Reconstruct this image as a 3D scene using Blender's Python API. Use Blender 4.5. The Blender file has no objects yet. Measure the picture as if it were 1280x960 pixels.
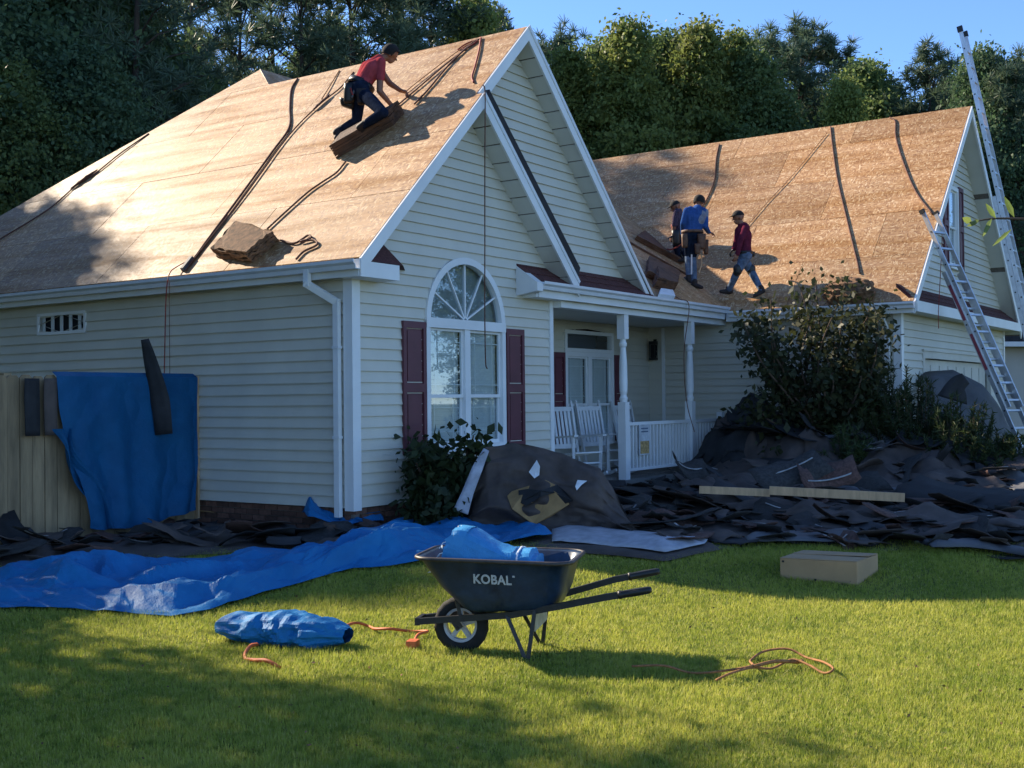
import bpy, bmesh, math, random
import numpy as np
from mathutils import Vector, Matrix, noise
random.seed(7); np.random.seed(7)
sc = bpy.context.scene
col = sc.collection
# ------------------------------------------------------------------ camera
F_PX = 1477.39
YAW, PITCH, ROLL = 0.600381, 0.01357, -0.010646
CAM = Vector((-9.8065, -8.8574, 1.5097))
_F = Vector((math.cos(YAW)*math.cos(PITCH), math.sin(YAW)*math.cos(PITCH), math.sin(PITCH)))
_R0 = Vector((math.sin(YAW), -math.cos(YAW), 0)); _U0 = _R0.cross(_F)
_R = _R0*math.cos(ROLL) + _U0*math.sin(ROLL); _U = -_R0*math.sin(ROLL) + _U0*math.cos(ROLL)
cd = bpy.data.cameras.new('camera'); cam = bpy.data.objects.new('camera', cd); col.objects.link(cam)
cd.sensor_width = 36; cd.lens = F_PX/1280*36; cd.clip_end = 2000; cd.clip_start = .05
cam.matrix_world = Matrix(((_R.x,_U.x,-_F.x,CAM.x),(_R.y,_U.y,-_F.y,CAM.y),(_R.z,_U.z,-_F.z,CAM.z),(0,0,0,1)))
sc.camera = cam
# ------------------------------------------------------------------ light
SUN_EL = math.radians(32.0)
SUN_AZ = math.radians(0.6)         # angle of the sun from +Y towards +X
w = bpy.data.worlds.new('World'); sc.world = w; w.use_nodes = True
nt = w.node_tree; nt.nodes.clear()
sky = nt.nodes.new('ShaderNodeTexSky'); sky.sky_type = 'NISHITA'; sky.sun_disc = False
sky.sun_elevation = SUN_EL; sky.sun_rotation = SUN_AZ
sky.air_density = .8; sky.dust_density = .0; sky.ozone_density = 6.0; sky.altitude = 1200
bg = nt.nodes.new('ShaderNodeBackground'); bg.inputs['Strength'].default_value = .135
wo = nt.nodes.new('ShaderNodeOutputWorld')
nt.links.new(sky.outputs[0], bg.inputs[0]); nt.links.new(bg.outputs[0], wo.inputs[0])
sd = bpy.data.lights.new('sun', 'SUN'); sd.energy = 5.0; sd.angle = math.radians(.55); sd.color = (1, .86, .66)
sun = bpy.data.objects.new('sun', sd); col.objects.link(sun)
sdir = Vector((math.sin(SUN_AZ)*math.cos(SUN_EL), math.cos(SUN_AZ)*math.cos(SUN_EL), math.sin(SUN_EL)))
sun.rotation_euler = sdir.to_track_quat('Z', 'Y').to_euler(); sun.location = sdir*60
sc.view_settings.view_transform = 'Standard'; sc.view_settings.look = 'None'
sc.view_settings.exposure = 1.15; sc.view_settings.gamma = 1
# ------------------------------------------------------------------ pixel helpers (a pixel is only a direction)
def ray(x, y): return _F + _R*((x-640)/F_PX) - _U*((y-480)/F_PX)
def onX(x, y, X): d = ray(x, y); return CAM + d*((X-CAM.x)/d.x)
def onY(x, y, Y): d = ray(x, y); return CAM + d*((Y-CAM.y)/d.y)
def onZ(x, y, Z): d = ray(x, y); return CAM + d*((Z-CAM.z)/d.z)
def onP(x, y, n, c): n = Vector(n); d = ray(x, y); return CAM + d*((c-n.dot(CAM))/n.dot(d))
def atD(x, y, D): return CAM + ray(x, y)*D
def depth(p): return (Vector(p)-CAM).dot(_F)
def smooth(a, b, t):
    t = max(0, min(1, (t-a)/(b-a))); return t*t*(3-2*t)
def ground(X, Y):
    u = X*.825 + Y*.565
    return -.2*smooth(-.8, -3.6, u) + .012*noise.noise((X*.5, Y*.5, 3))
def onG(x, y):
    p = onZ(x, y, -.1)
    for _ in range(6): p = onZ(x, y, ground(p.x, p.y))
    return p
# roof planes as (normal, constant)
SL = .98
PL_L = ((-SL, 0, 1), 3.272)
PL_G = ((-SL, 0, 1), 6.95-SL*13.4)
PL_B = ((0, -.69, 1), 3.2725)
def zL(X): return 3.272+SL*X
def zG(X): return 6.95+SL*(X-13.4)
def zB(Y): return 3.2725+.69*Y
def fbm(x, y, z=0, o=4): return noise.fractal((x, y, z), .9, 2.1, o)
# ------------------------------------------------------------------ materials
MATS = {}
class NT:
    def __init__(s, name):
        m = bpy.data.materials.new(name); m.use_nodes = True; s.m = m; s.t = m.node_tree
        s.b = s.t.nodes['Principled BSDF']; MATS[name] = m
        s.geo = None
    def n(s, typ, **kw):
        x = s.t.nodes.new(typ)
        for k, v in kw.items(): setattr(x, k, v)
        return x
    def l(s, a, b): s.t.links.new(a, b)
    def pos(s, scale=(1, 1, 1), obj=False):
        mp = s.n('ShaderNodeMapping'); mp.inputs['Scale'].default_value = scale
        if obj: tc = s.n('ShaderNodeTexCoord'); s.l(tc.outputs['Object'], mp.inputs[0])
        else:
            g = s.n('ShaderNodeNewGeometry'); s.l(g.outputs['Position'], mp.inputs[0])
        return mp.outputs[0]
    def noise(s, vec, scale, detail=4, rough=.6):
        x = s.n('ShaderNodeTexNoise'); x.inputs['Scale'].default_value = scale
        x.inputs['Detail'].default_value = detail; x.inputs['Roughness'].default_value = rough
        s.l(vec, x.inputs['Vector']); return x.outputs['Fac']
    def ramp(s, fac, stops):
        x = s.n('ShaderNodeValToRGB'); e = x.color_ramp.elements
        while len(e) < len(stops): e.new(.5)
        for i, (p, c) in enumerate(stops):
            e[i].position = p; e[i].color = (c[0], c[1], c[2], 1)
        s.l(fac, x.inputs[0]); return x.outputs[0]
    def mix(s, fac, a, b, blend='MIX'):
        x = s.n('ShaderNodeMix', data_type='RGBA', blend_type=blend)
        if isinstance(fac, float): x.inputs[0].default_value = fac
        else: s.l(fac, x.inputs[0])
        for v, i in ((a, 6), (b, 7)):
            if isinstance(v, tuple): x.inputs[i].default_value = (*v, 1)
            else: s.l(v, x.inputs[i])
        return x.outputs[2]
    def bump(s, h, strength=.3, dist=.01):
        x = s.n('ShaderNodeBump'); x.inputs['Strength'].default_value = strength; x.inputs['Distance'].default_value = dist
        s.l(h, x.inputs['Height']); s.l(x.outputs[0], s.b.inputs['Normal'])
    def base(s, c): 
        if isinstance(c, tuple): s.b.inputs['Base Color'].default_value = (*c, 1)
        else: s.l(c, s.b.inputs['Base Color'])
    def rough(s, r):
        if isinstance(r, float): s.b.inputs['Roughness'].default_value = r
        else: s.l(r, s.b.inputs['Roughness'])
def simple(name, c, r=.6, var=.12, scale=6, bump=0, metal=0, spec=.5, vs=(1, 1, 1), rnd=0, sheen=0):
    t = NT(name); v = t.pos(vs)
    f = t.noise(v, scale, 5)
    lo = tuple(x*(1-var*1.6) for x in c); hi = tuple(min(1, x*(1+var*1.6)) for x in c)
    cc = t.ramp(f, [(.25, lo), (.75, hi)])
    if rnd:
        oi = t.n('ShaderNodeObjectInfo')
        hs = t.n('ShaderNodeHueSaturation'); t.l(cc, hs.inputs['Color'])
        mr = t.n('ShaderNodeMapRange'); t.l(oi.outputs['Random'], mr.inputs[0])
        mr.inputs[3].default_value = 1-rnd; mr.inputs[4].default_value = 1+rnd; t.l(mr.outputs[0], hs.inputs['Value'])
        cc = hs.outputs[0]
    t.base(cc); t.rough(float(r)); t.b.inputs['Metallic'].default_value = metal
    t.b.inputs['Specular IOR Level'].default_value = spec
    if bump: t.bump(t.noise(v, scale*6, 4), bump, .01)
    return t.m
simple('siding', (.59, .56, .475), .5, .05, 1.5, .03, rnd=.02)
simple('trim', (.74, .75, .75), .42, .05, 2.0, spec=.4)
simple('gutter', (.66, .68, .70), .35, .07, 3.0)
simple('soffit', (.62, .62, .58), .55, .04, 2.0)
simple('shutter', (.115, .032, .045), .5, .12, 4)
simple('red_shingle', (.085, .026, .024), .9, .35, 30, .5)
simple('black_felt', (.018, .018, .02), .8, .4, 4, .4, rnd=.3)
simple('brown_felt', (.072, .053, .045), .8, .35, 3, .3)
simple('grey_felt', (.09, .09, .095), .7, .25, 3, .2)
simple('pale_backing', (.36, .37, .41), .6, .25, 6, .2)
simple('shingle_dark', (.030, .028, .027), .9, .4, 25, .6, rnd=.5)
simple('shingle_brown', (.085, .044, .034), .9, .4, 25, .6, rnd=.4)
simple('shingle_edge', (.35, .34, .33), .8, .3, 12)
simple('bundle_brown', (.16, .085, .042), .9, .5, 16, .9, rnd=.15)
simple('wet_wood', (.11, .048, .022), .75, .35, 9, .4, rnd=.2)
simple('lumber', (.56, .36, .2), .7, .18, 3, .15, vs=(1, 6, 1))
simple('cardboard', (.42, .27, .14), .8, .1, 3, .08)
simple('plywood_tan', (.32, .19, .075), .8, .25, 5, .2)
simple('rope_tan', (.30, .13, .045), .8, .3, 40)
simple('rope_brown', (.12, .045, .025), .8, .3, 30)
simple('rope_red', (.25, .03, .02), .7, .3, 30)
simple('strap_orange', (.55, .12, .03), .6, .2, 20)
simple('fence_wood', (.30, .21, .115), .8, .25, 4, .3, vs=(3, 3, .4), rnd=.2)
simple('aluminium', (.62, .63, .65), .38, .1, 8, metal=.75)
simple('ladder_label', (.30, .06, .08), .5, .1, 8)
simple('black_plastic', (.012, .012, .013), .45, .2, 10)
simple('black_metal', (.014, .014, .016), .42, .3, 20)
simple('tray_steel', (.014, .034, .072), .42, .4, 7, .1)
simple('tray_rim', (.05, .04, .035), .5, .3, 14)
simple('tyre', (.012, .012, .012), .85, .2, 30, .3)
simple('wheel_rim', (.42, .42, .43), .4, .15, 12)
simple('letter_white', (.5, .5, .49), .6, .15, 60)
simple('plate_grey', (.35, .33, .27), .5, .2, 12)
simple('chair_white', (.66, .68, .70), .5, .08, 4)
simple('concrete', (.19, .185, .17), .9, .15, 5, .2)
simple('mortar', (.16, .14, .125), .95, .2, 20, .3)
simple('brick', (.13, .062, .042), .9, .35, 14, .5, rnd=.35)
simple('arch_pale_panel', (.24, .27, .27), .8, .1, 2)
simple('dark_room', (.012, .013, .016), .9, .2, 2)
simple('blind', (.62, .64, .63), .6, .06, 3)
simple('door_paint', (.55, .53, .47), .5, .05, 3)
simple('lantern', (.015, .014, .013), .5, .2, 10)
simple('neighbour_wall', (.5, .47, .41), .7, .05, 2)
simple('neighbour_roof', (.03, .03, .034), .9, .3, 8, .3)
simple('neighbour_brick', (.12, .075, .065), .9, .25, 6, .3)
simple('skin', (.22, .095, .055), .55, .12, 20)
simple('hair', (.007, .006, .006), .9, .2, 40, .3)
simple('shirt_red', (.33, .055, .065), .85, .15, 14, .2, spec=0)
simple('shirt_blue', (.035, .085, .25), .85, .2, 14, .2, spec=0)
simple('shirt_grey', (.20, .21, .26), .85, .2, 14, .2, spec=0)
simple('shirt_maroon', (.115, .022, .042), .85, .2, 14, .2, spec=0)
simple('shirt_plaid', (.07, .055, .085), .85, .5, 40, .2, spec=0)
simple('jeans', (.014, .020, .038), .95, .3, 16, .3, spec=0)
simple('jeans_light', (.11, .15, .22), .9, .35, 14, .3, spec=0)
simple('boot', (.022, .013, .011), .7, .3, 14)
simple('belt_leather', (.12, .06, .035), .7, .3, 14, .2)
simple('trunk_bark', (.05, .037, .028), .95, .35, 5, .7, vs=(1, 1, .25))
simple('twig', (.10, .062, .04), .9, .3, 10, .2)
simple('soil', (.045, .033, .024), .95, .3, 6, .5)
simple('flag_cloth', (.50, .52, .55), .7, .2, 9)
simple('flag_art', (.42, .28, .12), .7, .5, 25)
simple('paper_white', (.72, .73, .74), .6, .1, 9)
def osb():
    t = NT('osb'); 
    def flakes(sc_, seed):
        v = t.pos(sc_); vo = t.n('ShaderNodeTexVoronoi'); vo.inputs['Scale'].default_value = 1
        nz = t.n('ShaderNodeTexNoise'); nz.inputs['Scale'].default_value = .35; t.l(v, nz.inputs['Vector'])
        ad = t.n('ShaderNodeVectorMath', operation='MULTIPLY_ADD'); t.l(nz.outputs['Color'], ad.inputs[0])
        ad.inputs[1].default_value = (1.5, 1.5, 1.5); t.l(v, ad.inputs[2]); t.l(ad.outputs[0], vo.inputs['Vector'])
        sp = t.n('ShaderNodeSeparateColor'); t.l(vo.outputs['Color'], sp.inputs[0]); return sp.outputs[0]
    a = flakes((48, 17, 48), 1); b = flakes((19, 50, 19), 2)
    pick = t.noise(t.pos((1, 1, 1)), 9, 2)
    st = t.n('ShaderNodeMath', operation='GREATER_THAN'); t.l(pick, st.inputs[0]); st.inputs[1].default_value = .5
    mx = t.n('ShaderNodeMix'); t.l(st.outputs[0], mx.inputs[0]); t.l(a, mx.inputs[2]); t.l(b, mx.inputs[3])
    c = t.ramp(mx.outputs[0], [(0, (.24, .118, .046)), (.35, (.36, .198, .084)), (.8, (.43, .252, .115)), (.95, (.58, .42, .25))])
    streak = t.noise(t.pos((2.6, .22, 2.6)), 1.6, 5, .65)
    c = t.mix(t.ramp(streak, [(.38, (0, 0, 0)), (.62, (1, 1, 1))]), c, (.80, .75, .69), 'MULTIPLY')
    big = t.noise(t.pos((.5, .5, .5)), 1.1, 4)
    c = t.mix(t.ramp(big, [(.35, (0, 0, 0)), (.7, (1, 1, 1))]), c, (1.12, 1.05, .98), 'MULTIPLY')
    oi = t.n('ShaderNodeObjectInfo'); hs = t.n('ShaderNodeHueSaturation'); t.l(c, hs.inputs['Color'])
    mr = t.n('ShaderNodeMapRange'); t.l(oi.outputs['Random'], mr.inputs[0]); mr.inputs[3].default_value = .86; mr.inputs[4].default_value = 1.14
    t.l(mr.outputs[0], hs.inputs['Value']); t.base(hs.outputs[0])
    rr = t.n('ShaderNodeMapRange'); t.l(mx.outputs[0], rr.inputs[0]); rr.inputs[3].default_value = .54; rr.inputs[4].default_value = .72
    t.l(rr.outputs[0], t.b.inputs['Roughness']); sp_ = t.n('ShaderNodeMapRange'); t.l(streak, sp_.inputs[0]); sp_.inputs[1].default_value = .35; sp_.inputs[2].default_value = .65; sp_.inputs[3].default_value = .75; sp_.inputs[4].default_value = .12; t.l(sp_.outputs[0], t.b.inputs['Specular IOR Level'])
    t.bump(mx.outputs[0], .35, .004)
osb()
def tarp(name, c, hi, r=.38):
    t = NT(name); v = t.pos()
    f = t.noise(v, 2.2, 6, .65); cc = t.ramp(f, [(.3, c), (.7, hi)])
    g = t.noise(v, 14, 5); cc = t.mix(t.ramp(g, [(.62, (0, 0, 0)), (.8, (.5, .5, .5))]), cc, tuple(min(1, x*1.3+.02) for x in hi))
    t.base(cc); t.rough(r); t.b.inputs['Specular IOR Level'].default_value = .14; t.bump(t.noise(v, 9, 7, .7), .6, .03)
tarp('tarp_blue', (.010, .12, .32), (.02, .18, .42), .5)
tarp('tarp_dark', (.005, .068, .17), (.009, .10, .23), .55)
tarp('bag_blue', (.04, .23, .50), (.10, .37, .66), .35)
def leafmat(name, a, b, trans=.35, sc_=.6):
    t = NT(name); v = t.pos()
    f = t.noise(v, sc_, 4); c = t.ramp(f, [(.3, a), (.7, b)])
    if name == 'grass_blade':
        c = t.mix(t.ramp(t.noise(v, 38, 2), [(.5, (0, 0, 0)), (.68, (.75, .75, .75))]), c, (.60, .52, .20))
        c = t.mix(t.ramp(t.noise(v, 14, 3), [(.5, (0, 0, 0)), (.66, (.8, .8, .8))]), c, (.13, .20, .025))
    oi = t.n('ShaderNodeObjectInfo'); hs = t.n('ShaderNodeHueSaturation'); t.l(c, hs.inputs['Color'])
    mr = t.n('ShaderNodeMapRange'); t.l(oi.outputs['Random'], mr.inputs[0]); mr.inputs[3].default_value = .75; mr.inputs[4].default_value = 1.2
    t.l(mr.outputs[0], hs.inputs['Value']); c = hs.outputs[0]
    t.base(c); t.rough(.55); t.b.inputs['Specular IOR Level'].default_value = .3
    tr = t.n('ShaderNodeBsdfTranslucent'); t.l(c, tr.inputs[0])
    ms = t.n('ShaderNodeMixShader'); ms.inputs[0].default_value = trans
    out = [n for n in t.t.nodes if n.type == 'OUTPUT_MATERIAL'][0]
    t.l(t.b.outputs[0], ms.inputs[1]); t.l(tr.outputs[0], ms.inputs[2]); t.l(ms.outputs[0], out.inputs[0])
leafmat('leaf_broad', (.085, .14, .055), (.17, .22, .065), .45)
leafmat('leaf_bright', (.13, .185, .05), (.28, .31, .085), .5)
leafmat('leaf_dark', (.07, .13, .068), (.125, .195, .08), .4)
leafmat('needle', (.055, .095, .065), (.105, .145, .08), .35)
leafmat('leaf_shrub', (.016, .03, .013), (.045, .062, .02), .3, 3)
leafmat('leaf_myrtle', (.03, .045, .02), (.08, .082, .03), .35, 3)
leafmat('leaf_juniper', (.022, .042, .018), (.07, .095, .028), .3, 2)
leafmat('grass_blade', (.25, .32, .035), (.50, .51, .085), .45, 1.1)
def lawnmat():
    t = NT('lawn'); v = t.pos()
    c = t.ramp(t.noise(v, 1.2, 6, .7), [(.3, (.08, .11, .014)), (.7, (.14, .17, .025))])
    c = t.mix(t.ramp(t.noise(v, 60, 3), [(.45, (0, 0, 0)), (.7, (1, 1, 1))]), c, (.045, .05, .014))
    t.base(c); t.rough(.9); t.bump(t.noise(v, 90, 3), .8, .03)
lawnmat()
def glass():
    t = NT('window_glass'); out = [n for n in t.t.nodes if n.type == 'OUTPUT_MATERIAL'][0]
    gl = t.n('ShaderNodeBsdfGlossy'); gl.inputs['Roughness'].default_value = .015; gl.inputs[0].default_value = (.9, .95, 1, 1)
    tr = t.n('ShaderNodeBsdfTransparent'); tr.inputs[0].default_value = (.86, .92, .92, 1)
    lw = t.n('ShaderNodeLayerWeight'); lw.inputs[0].default_value = .5; pw = t.n('ShaderNodeMath', operation='POWER'); t.l(lw.outputs['Facing'], pw.inputs[0]); pw.inputs[1].default_value = 3.5
    fr = t.n('ShaderNodeMapRange'); t.l(pw.outputs[0], fr.inputs[0]); fr.inputs[3].default_value = .13; fr.inputs[4].default_value = 1.
    ms = t.n('ShaderNodeMixShader'); t.l(fr.outputs[0], ms.inputs[0]); t.l(tr.outputs[0], ms.inputs[1]); t.l(gl.outputs[0], ms.inputs[2])
    t.l(ms.outputs[0], out.inputs[0])
glass()
# ------------------------------------------------------------------ object helpers
def tag(o, label=None, cat=None, group=None, kind=None):
    if label: o['label'] = label
    if cat: o['category'] = cat
    if group: o['group'] = group
    if kind: o['kind'] = kind
    return o
def empty(name, loc=(0, 0, 0), parent=None):
    o = bpy.data.objects.new(name, None); col.objects.link(o); o.location = loc; o.empty_display_size = .2
    if parent: o.parent = parent
    return o
def world_of(o):
    M = o.matrix_basis.copy()
    return world_of(o.parent) @ o.matrix_parent_inverse @ M if o.parent else M
def link(name, me, parent=None):
    o = bpy.data.objects.new(name, me); col.objects.link(o)
    if parent:
        o.parent = parent; o.matrix_parent_inverse = world_of(parent).inverted()
    return o
class MB:
    def __init__(s): s.v = []; s.f = []; s.m = []; s.cur = 0
    def add(s, vs, fs):
        o = len(s.v); s.v += [tuple(v) for v in vs]
        for f in fs: s.f.append(tuple(i+o for i in f)); s.m.append(s.cur)
        return s
    def box(s, c, d, M=None):
        x, y, z = d[0]/2, d[1]/2, d[2]/2
        vs = [Vector((a, b, e)) for a in (-x, x) for b in (-y, y) for e in (-z, z)]
        c = Vector(c)
        vs = [((M @ v) if M else v)+c for v in vs]
        return s.add(vs, [(0,1,3,2),(4,6,7,5),(0,4,5,1),(2,3,7,6),(0,2,6,4),(1,5,7,3)])
    def bb(s, a, b):
        a = Vector(a); b = Vector(b); return s.box((a+b)/2, [abs(b[i]-a[i]) for i in range(3)])
    def bar(s, p, q, wd, ht, up=(0, 0, 1)):
        p = Vector(p); q = Vector(q); d = (q-p); L = d.length; d.normalize()
        u = Vector(up); sx = d.cross(u)
        if sx.length < 1e-4: sx = d.cross(Vector((1, 0, 0)))
        sx.normalize(); u = sx.cross(d)
        M = Matrix((d, sx, u)).transposed()
        return s.box((p+q)/2, (L, wd, ht), M)
    def tube(s, pts, r, n=8, caps=True):
        pts = [Vector(p) for p in pts]; k = len(pts)
        rs = r if isinstance(r, (list, tuple)) else [r]*k
        vs = []; prev = None
        for i, p in enumerate(pts):
            d = (pts[min(i+1, k-1)]-pts[max(i-1, 0)]).normalized()
            if prev is None:
                a = d.orthogonal().normalized()
            else:
                a = (prev - d*prev.dot(d)); a = a.normalized() if a.length > 1e-5 else d.orthogonal().normalized()
            prev = a; b = d.cross(a)
            for j in range(n):
                t = 2*math.pi*j/n; vs.append(p+(a*math.cos(t)+b*math.sin(t))*rs[i])
        fs = [(i*n+j, i*n+(j+1) % n, (i+1)*n+(j+1) % n, (i+1)*n+j) for i in range(k-1) for j in range(n)]
        if caps: fs += [tuple(range(n))[::-1], tuple((k-1)*n+j for j in range(n))]
        return s.add(vs, fs)
    def prism(s, poly, off):
        n = len(poly); off = Vector(off); a = [Vector(p) for p in poly]; b = [p+off for p in a]
        return s.add(a+b, [tuple(range(n)), tuple(range(2*n-1, n-1, -1))]+[(i, n+i, n+(i+1) % n, (i+1) % n) for i in range(n)])
    def lathe(s, base, prof, n=14):
        b = Vector(base); vs = []
        for r, z in prof:
            for j in range(n): t = 2*math.pi*j/n; vs.append(b+Vector((r*math.cos(t), r*math.sin(t), z)))
        k = len(prof)
        return s.add(vs, [(i*n+j, i*n+(j+1) % n, (i+1)*n+(j+1) % n, (i+1)*n+j) for i in range(k-1) for j in range(n)]+[tuple(range(n))[::-1], tuple((k-1)*n+j for j in range(n))])
    def mesh(s, name, mats, smooth_=False):
        me = bpy.data.meshes.new(name); me.from_pydata(s.v, [], s.f)
        for m in ([mats] if isinstance(mats, str) else mats): me.materials.append(MATS[m])
        if any(s.m): me.polygons.foreach_set('material_index', s.m)
        if smooth_: me.polygons.foreach_set('use_smooth', [True]*len(me.polygons))
        me.update(); return me
    def build(s, name, mats, parent=None, smooth_=False, fix=True):
        me = s.mesh(name, mats, smooth_)
        if fix:
            bm = bmesh.new(); bm.from_mesh(me); bmesh.ops.recalc_face_normals(bm, faces=bm.faces); bm.to_mesh(me); bm.free()
        return link(name, me, parent)
def spline(pts, n=6):
    pts = [Vector(p) for p in pts]; out = []
    P = [pts[0]*2-pts[1]]+pts+[pts[-1]*2-pts[-2]]
    for i in range(1, len(P)-2):
        a, b, c, d = P[i-1:i+3]
        for k in range(n):
            t = k/n; out.append(.5*((2*b)+(c-a)*t+(2*a-5*b+4*c-d)*t*t+(3*b-a-3*c+d)*t**3))
    out.append(pts[-1]); return out
def npmesh(name, V, Fq, mat, parent=None):
    me = bpy.data.meshes.new(name); V = np.asarray(V, dtype=np.float32); Fq = np.asarray(Fq, dtype=np.int32); k = Fq.shape[1]
    me.vertices.add(len(V)); me.vertices.foreach_set('co', V.ravel())
    me.loops.add(Fq.size); me.loops.foreach_set('vertex_index', Fq.ravel())
    me.polygons.add(len(Fq)); me.polygons.foreach_set('loop_start', np.arange(0, Fq.size, k, dtype=np.int32))
    me.polygons.foreach_set('loop_total', np.full(len(Fq), k, dtype=np.int32))
    me.materials.append(MATS[mat]); me.update(calc_edges=True); return me
# ================================================================== ground
def make_ground():
    N = 90; ext = 400
    t = np.linspace(-1, 1, N*2+1); ax = np.sign(t)*(np.abs(t)**3.2)*ext
    V = []; 
    for a in ax:
        for b in ax:
            X, Y = a-2, b-4; V.append((X, Y, ground(X, Y)))
    n = len(ax); Fq = [(i*n+j, (i+1)*n+j, (i+1)*n+j+1, i*n+j+1) for i in range(n-1) for j in range(n-1)]
    me = npmesh('ground', V, Fq, 'lawn'); o = link('ground', me); tag(o, kind='structure')
    me.polygons.foreach_set('use_smooth', [True]*len(me.polygons))
make_ground()
# ================================================================== house
house = empty('house', (0, 0, 0)); tag(house, 'cream vinyl sided house with bare wood sheathed roofs and white trim', 'house')
EXP = .127; Z0 = .33
def siding(wall_name, O, u, n, zlo, zhi, uL, uR, holes=(), mat='siding', build_boards=True):
    """courses of lapped boards; uL,uR functions of z; holes: functions z -> (a,b) or None, evaluated over the course"""
    O = Vector(O); u = Vector(u); n = Vector(n)
    sheath = MB(); boards = []
    k0 = int(math.floor((zlo-Z0)/EXP)); k1 = int(math.ceil((zhi-Z0)/EXP))
    for k in range(k0, k1):
        a = max(zlo, Z0+k*EXP); b = min(zhi, Z0+(k+1)*EXP)
        if b-a < .012: continue
        segs = [(uL, uR)]
        for h in holes:
            mids = [h(a+(b-a)*t) for t in (.02, .5, .98)]
            if sum(m is not None for m in mids) == 0: continue
            hs = []
            for L, R in segs:
                hs.append((L, (lambda z, h=h: (h(z) or h.clamp(z))[0]))); hs.append(((lambda z, h=h: (h(z) or h.clamp(z))[1]), R))
            segs = hs
        lev = [a, b] if len(segs) == 1 else [a+(b-a)*t for t in (0, .33, .66, 1)]
        for L, R in segs:
            vs = []; fs = []; sh = []
            ok = False
            for z in lev:
                l, r = L(z), R(z)
                if r < l: l = r = (l+r)/2
                if r-l > .02: ok = True
                off = .030-.025*(z-Z0-k*EXP)/EXP
                for uu in (l, r):
                    p = O+u*uu; p.z = z; vs.append(p+n*off); sh.append(p-n*.012)
            if not ok: continue
            m = len(lev)
            for i in range(m-1): fs.append((2*i, 2*i+1, 2*i+3, 2*i+2))
            # bottom lip, ends
            l0 = len(vs); vs += [sh[0], sh[1]]; fs.append((l0, l0+1, 1, 0))
            vs += [sh[-2], sh[-1]]; fs.append((0, 2*m-2, l0+2, l0)); fs.append((1, l0+1, l0+3, 2*m-1))
            boards.append((vs, fs))
            sheath.add(sh, [(2*i, 2*i+1, 2*i+3, 2*i+2) for i in range(m-1)])
    wl = sheath.build(wall_name, mat, house, fix=False)
    if build_boards:
        for vs, fs in boards: MB().add(vs, fs).build('siding_board', mat, wl, fix=True)
    return wl
class RectHole:
    def __init__(s, a, b, z0, z1): s.a, s.b, s.z0, s.z1 = a, b, z0, z1
    def __call__(s, z): return (s.a, s.b) if s.z0 <= z <= s.z1 else None
    def clamp(s, z): m = (s.a+s.b)/2; return (m, m)
class ArchHole(RectHole):
    def __init__(s, c, r, z0, zs, h): s.c, s.r, s.z0, s.zs, s.h = c, r, z0, zs, h
    def __call__(s, z):
        if s.z0 <= z <= s.zs: return (s.c-s.r, s.c+s.r)
        if s.zs < z < s.zs+s.h:
            q = s.r*math.sqrt(max(0, 1-((z-s.zs)/s.h)**2)); return (s.c-q, s.c+q)
    def clamp(s, z): return (s.c, s.c)
UX = (1, 0, 0); UY = (0, 1, 0)
# front bump gable wall
AC, AR, AZS, AZ0, AH = 2.10, .80, 2.47, .93, .80
TOPF = .17       # rake soffit below roof top
siding('wall', (0, 0, 0), UX, (0, -1, 0), Z0, 5.33-TOPF, lambda z: max(0, (z+TOPF-3.272)/SL), lambda z: min(4.08, 2.1+(5.33-TOPF-z)/SL),
       [ArchHole(AC, AR-.02, AZ0, AZS, AH-.02)])
# left wall with a vent opening
siding('wall', (0, 0, 0), UY, (-1, 0, 0), Z0, 3.0, lambda z: 0, lambda z: 10.9, [RectHole(4.78, 5.74, 2.50, 2.74)])
# second gable wall above the porch
siding('wall', (0, .08, 0), UX, (0, -1, 0), 3.22, 6.486-TOPF, lambda z: max(2.2, (z+TOPF-3.272)/SL), lambda z: min(6.6, 3.28+(6.486-TOPF-z)/SL))
# porch back wall
PW = (6.70, 8.25, .80, 2.66)
siding('wall', (0, 1.4, 0), UX, (0, -1, 0), .30, 2.84, lambda z: 4.08, lambda z: 9.65, [RectHole(*PW)])
# garage side wall (porch end) and garage front wall
siding('wall', (9.65, 0, 0), UY, (-1, 0, 0), .25, 2.98, lambda z: -3.2, lambda z: 1.4)
GD = (11.0, 15.9, .02, 2.16); GW = (12.72, 13.42, 3.92, 5.42)
siding('wall', (0, -3.2, 0), UX, (0, -1, 0), .25, 2.98, lambda z: 9.65, lambda z: 17.2, [RectHole(*GD)])
siding('wall', (0, -3.2, 0), UX, (0, -1, 0), 3.2, 6.95-TOPF, lambda z: max(9.65, 13.4-(6.95-TOPF-z)/SL), lambda z: min(17.2, 13.4+(6.95-TOPF-z)/SL), [RectHole(*GW)])
# plain walls that close the house at the back
MB().add([(4.08, 0, .2), (4.08, 1.4, .2), (4.08, 1.4, 3), (4.08, 0, 3)], [(0, 1, 2, 3)]).build('wall', 'siding', house)
MB().add([(0, 10.9, .2), (17.2, 10.9, .2), (17.2, 10.9, 3), (0, 10.9, 3)], [(0, 1, 2, 3)]).build('wall', 'siding', house)
MB().add([(17.2, -3.2, .2), (17.2, 10.9, .2), (17.2, 10.9, 3), (17.2, -3.2, 3)], [(0, 1, 2, 3)]).build('wall', 'siding', house)
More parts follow.
